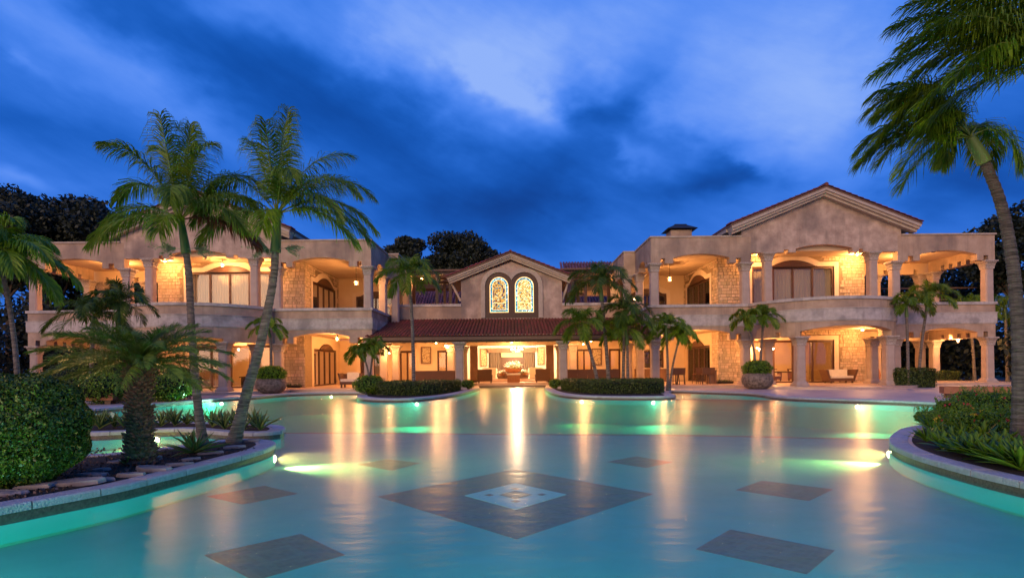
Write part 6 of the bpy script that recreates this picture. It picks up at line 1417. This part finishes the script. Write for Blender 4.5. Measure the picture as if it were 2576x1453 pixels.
for i, (px, Y, r, h, lb) in enumerate(((170, 29, 1.5, 1.6, 'dark shrub under the outer arch of the palm-side wing'), (262, 25, 1.2, 1.3, 'light green shrub left of the cycad on the deck'), (300, 27, 1.3, 1.8, 'bushy shrub behind the cycad trunk'), (420, 26, 1.1, 1.2, 'shrub just right of the cycad trunk, in the back'), (455, 28, 1.0, 1.5, 'shrub near the upright palm trunk, in the back'), (215, 30, 1.4, 2.2, 'tall shrub before the palm-side porch'), (345, 29, 1.2, 2.2, 'tall shrub hidden by the cycad crown'))):
    shrub(lb, px, 960, Y, r, h, 3600, .06, 'ixora' if i % 2 else 'hedge')
# pots
def pot(label, px, Y, r, h, fh, fr):
    x = AT(px, 960, Y).x; t = thing('stone_pot', label, 'pot', (x, Y, .15)); mb = MB(); mb.lathe([(r*.55, 0), (r*.78, h*.12), (r*.97, h*.38), (r, h*.62), (r*.93, h*.85), (r*.80, h), (r*.70, h), (r*.72, h*.9), (0, h*.88)], 28); mb.local('pot_body', M['pot'], t, smooth=True)
    s = thing('potted_shrub', 'leafy shrub growing in ' + label, 'shrub', (x, Y, .15+h*.86)); c = (x, Y, .15+h+fh*.30); blob_core(c, (fr*.8, fr*.8, fh*.5), s); leaf_shell(c, (fr, fr, fh*.66), 4200, .055, M['palm_lit'] if px < 1000 else M['ixora'], 'foliage', s, inner=.7, jit=1.0, seed=px)
pot('the big round stone pot beside the leaning palm', 682, 33.7, .90, .92, .85, .92); pot('the big round stone pot before the curved porch', 1905, 33.4, .91, .96, .85, .90)
# trees behind
def tree(label, px, py, Y, rx, rz, n=9000, nc=36, size=.26, z0=.1, m='tree', trunk_h=None, flat=.8, seed=0, dense=1):
    c = AT(px, py, Y); t = thing('tree', label, 'tree', (c.x, Y, z0)); rr = np.random.default_rng(seed)
    d = rr.normal(size=(nc, 3)); d /= np.linalg.norm(d, axis=1, keepdims=True); cen = d*(rr.uniform(.3, .85, (nc, 1))**.6)*np.array([rx, rx*.7, rz]); k = n//nc; P = []; Nn = []
    for q in cen:
        e = rr.normal(size=(k, 3)); e /= np.linalg.norm(e, axis=1, keepdims=True); s = rx*rr.uniform(.28, .42); P.append(q+e*s*rr.uniform(.45, 1, (k, 1))*np.array([1, 1, flat])); Nn.append(e)
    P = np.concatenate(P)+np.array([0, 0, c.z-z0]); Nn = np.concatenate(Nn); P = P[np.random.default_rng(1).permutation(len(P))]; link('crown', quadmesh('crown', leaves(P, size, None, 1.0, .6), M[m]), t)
    mb = MB(); h = c.z-z0; mb.tube([(0, 0, 0), (.1, 0, h*.4), (-.1, 0, h*.75), (0, 0, h)], [.38, .3, .22, .1], 8)
    for q in cen[:9]: mb.tube([(0, 0, h*.6), (q[0]*.5, q[1]*.5, h*.8+q[2]*.4), (q[0]*.9, q[1]*.9, h+q[2]*.8)], [.14, .09, .03], 5)
    mb.local('trunk', M['trunk_dark'], t); return t
tree('large dark broadleaf tree at the far left, leftmost crown', 20, 600, 52, 5.2, 4.4, 30000, 44, .20, seed=1); tree('large dark broadleaf tree above the left porch roof', 150, 610, 50, 5.6, 4.2, 32000, 46, .20, seed=2); tree('dark tree between the left porch roof and the palm-side gable', 268, 640, 53, 4.6, 3.6, 24000, 40, .20, seed=3)
tree('round dark tree behind the pergola, left of the central gable', 1140, 665, 66, 4.7, 3.6, 32000, 40, .20, seed=4); tree('smaller dark tree behind the roof corner and slim palm', 1035, 670, 64, 3.2, 3.0, 20000, 26, .20, seed=5); tree('low dark tree top right beside the round one', 1190, 670, 68, 3.6, 2.8, 20000, 26, .20, seed=15)
tree('dark tree behind the curving palm trunk at the right edge', 2555, 640, 46, 3.6, 4.0, 15000, 34, .18, seed=6); tree('tree top just peeking over the outer roof of the chimney wing', 2330, 640, 75, 4.5, 2.5, 4000, 24, .2, seed=7)
# woodland behind and beside the house
wpts = []
for i in range(330):
    x = rng.uniform(-62, 70); y = rng.uniform(60, 78)
    if -26 < x < 26: h = rng.uniform(2.5, 5.2)
    else: h = rng.uniform(7, 10.5)
    e = rng.normal(size=(170, 3)); e /= np.linalg.norm(e, axis=1, keepdims=True); wpts.append(np.array([x, y, h*.6])+e*np.array([2.2, 2.0, h*.55])*rng.uniform(.6, 1, (170, 1)))
for i in range(130):
    sd = -1 if i % 2 else 1; x = sd*rng.uniform(35.5, 48); y = rng.uniform(30, 58); h = rng.uniform(5.5, 8.5) if sd < 0 else rng.uniform(3.5, 7.0)
    e = rng.normal(size=(260, 3)); e /= np.linalg.norm(e, axis=1, keepdims=True); wpts.append(np.array([x, y, h*.55])+e*np.array([1.8, 1.8, h*.55])*rng.uniform(.6, 1, (260, 1)))
for i in range(90):
    x = rng.uniform(27, 44)*(1 if i % 2 else -1); y = rng.uniform(49, 58); h = rng.uniform(9.5, 12)
    e = rng.normal(size=(900, 3)); e /= np.linalg.norm(e, axis=1, keepdims=True); wpts.append(np.array([x, y, h*.55])+e*np.array([2.4, 1.8, h*.5])*rng.uniform(.3, 1, (900, 1)))
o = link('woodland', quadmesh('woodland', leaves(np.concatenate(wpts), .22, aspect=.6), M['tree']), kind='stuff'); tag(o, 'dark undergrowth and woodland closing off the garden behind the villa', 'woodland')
for o in bpy.data.objects:
    if o.type == 'MESH' and o.parent is None and o.name.split('.')[0] in ('ground', 'pool_deck', 'planter_soil'): o['kind'] = 'structure'
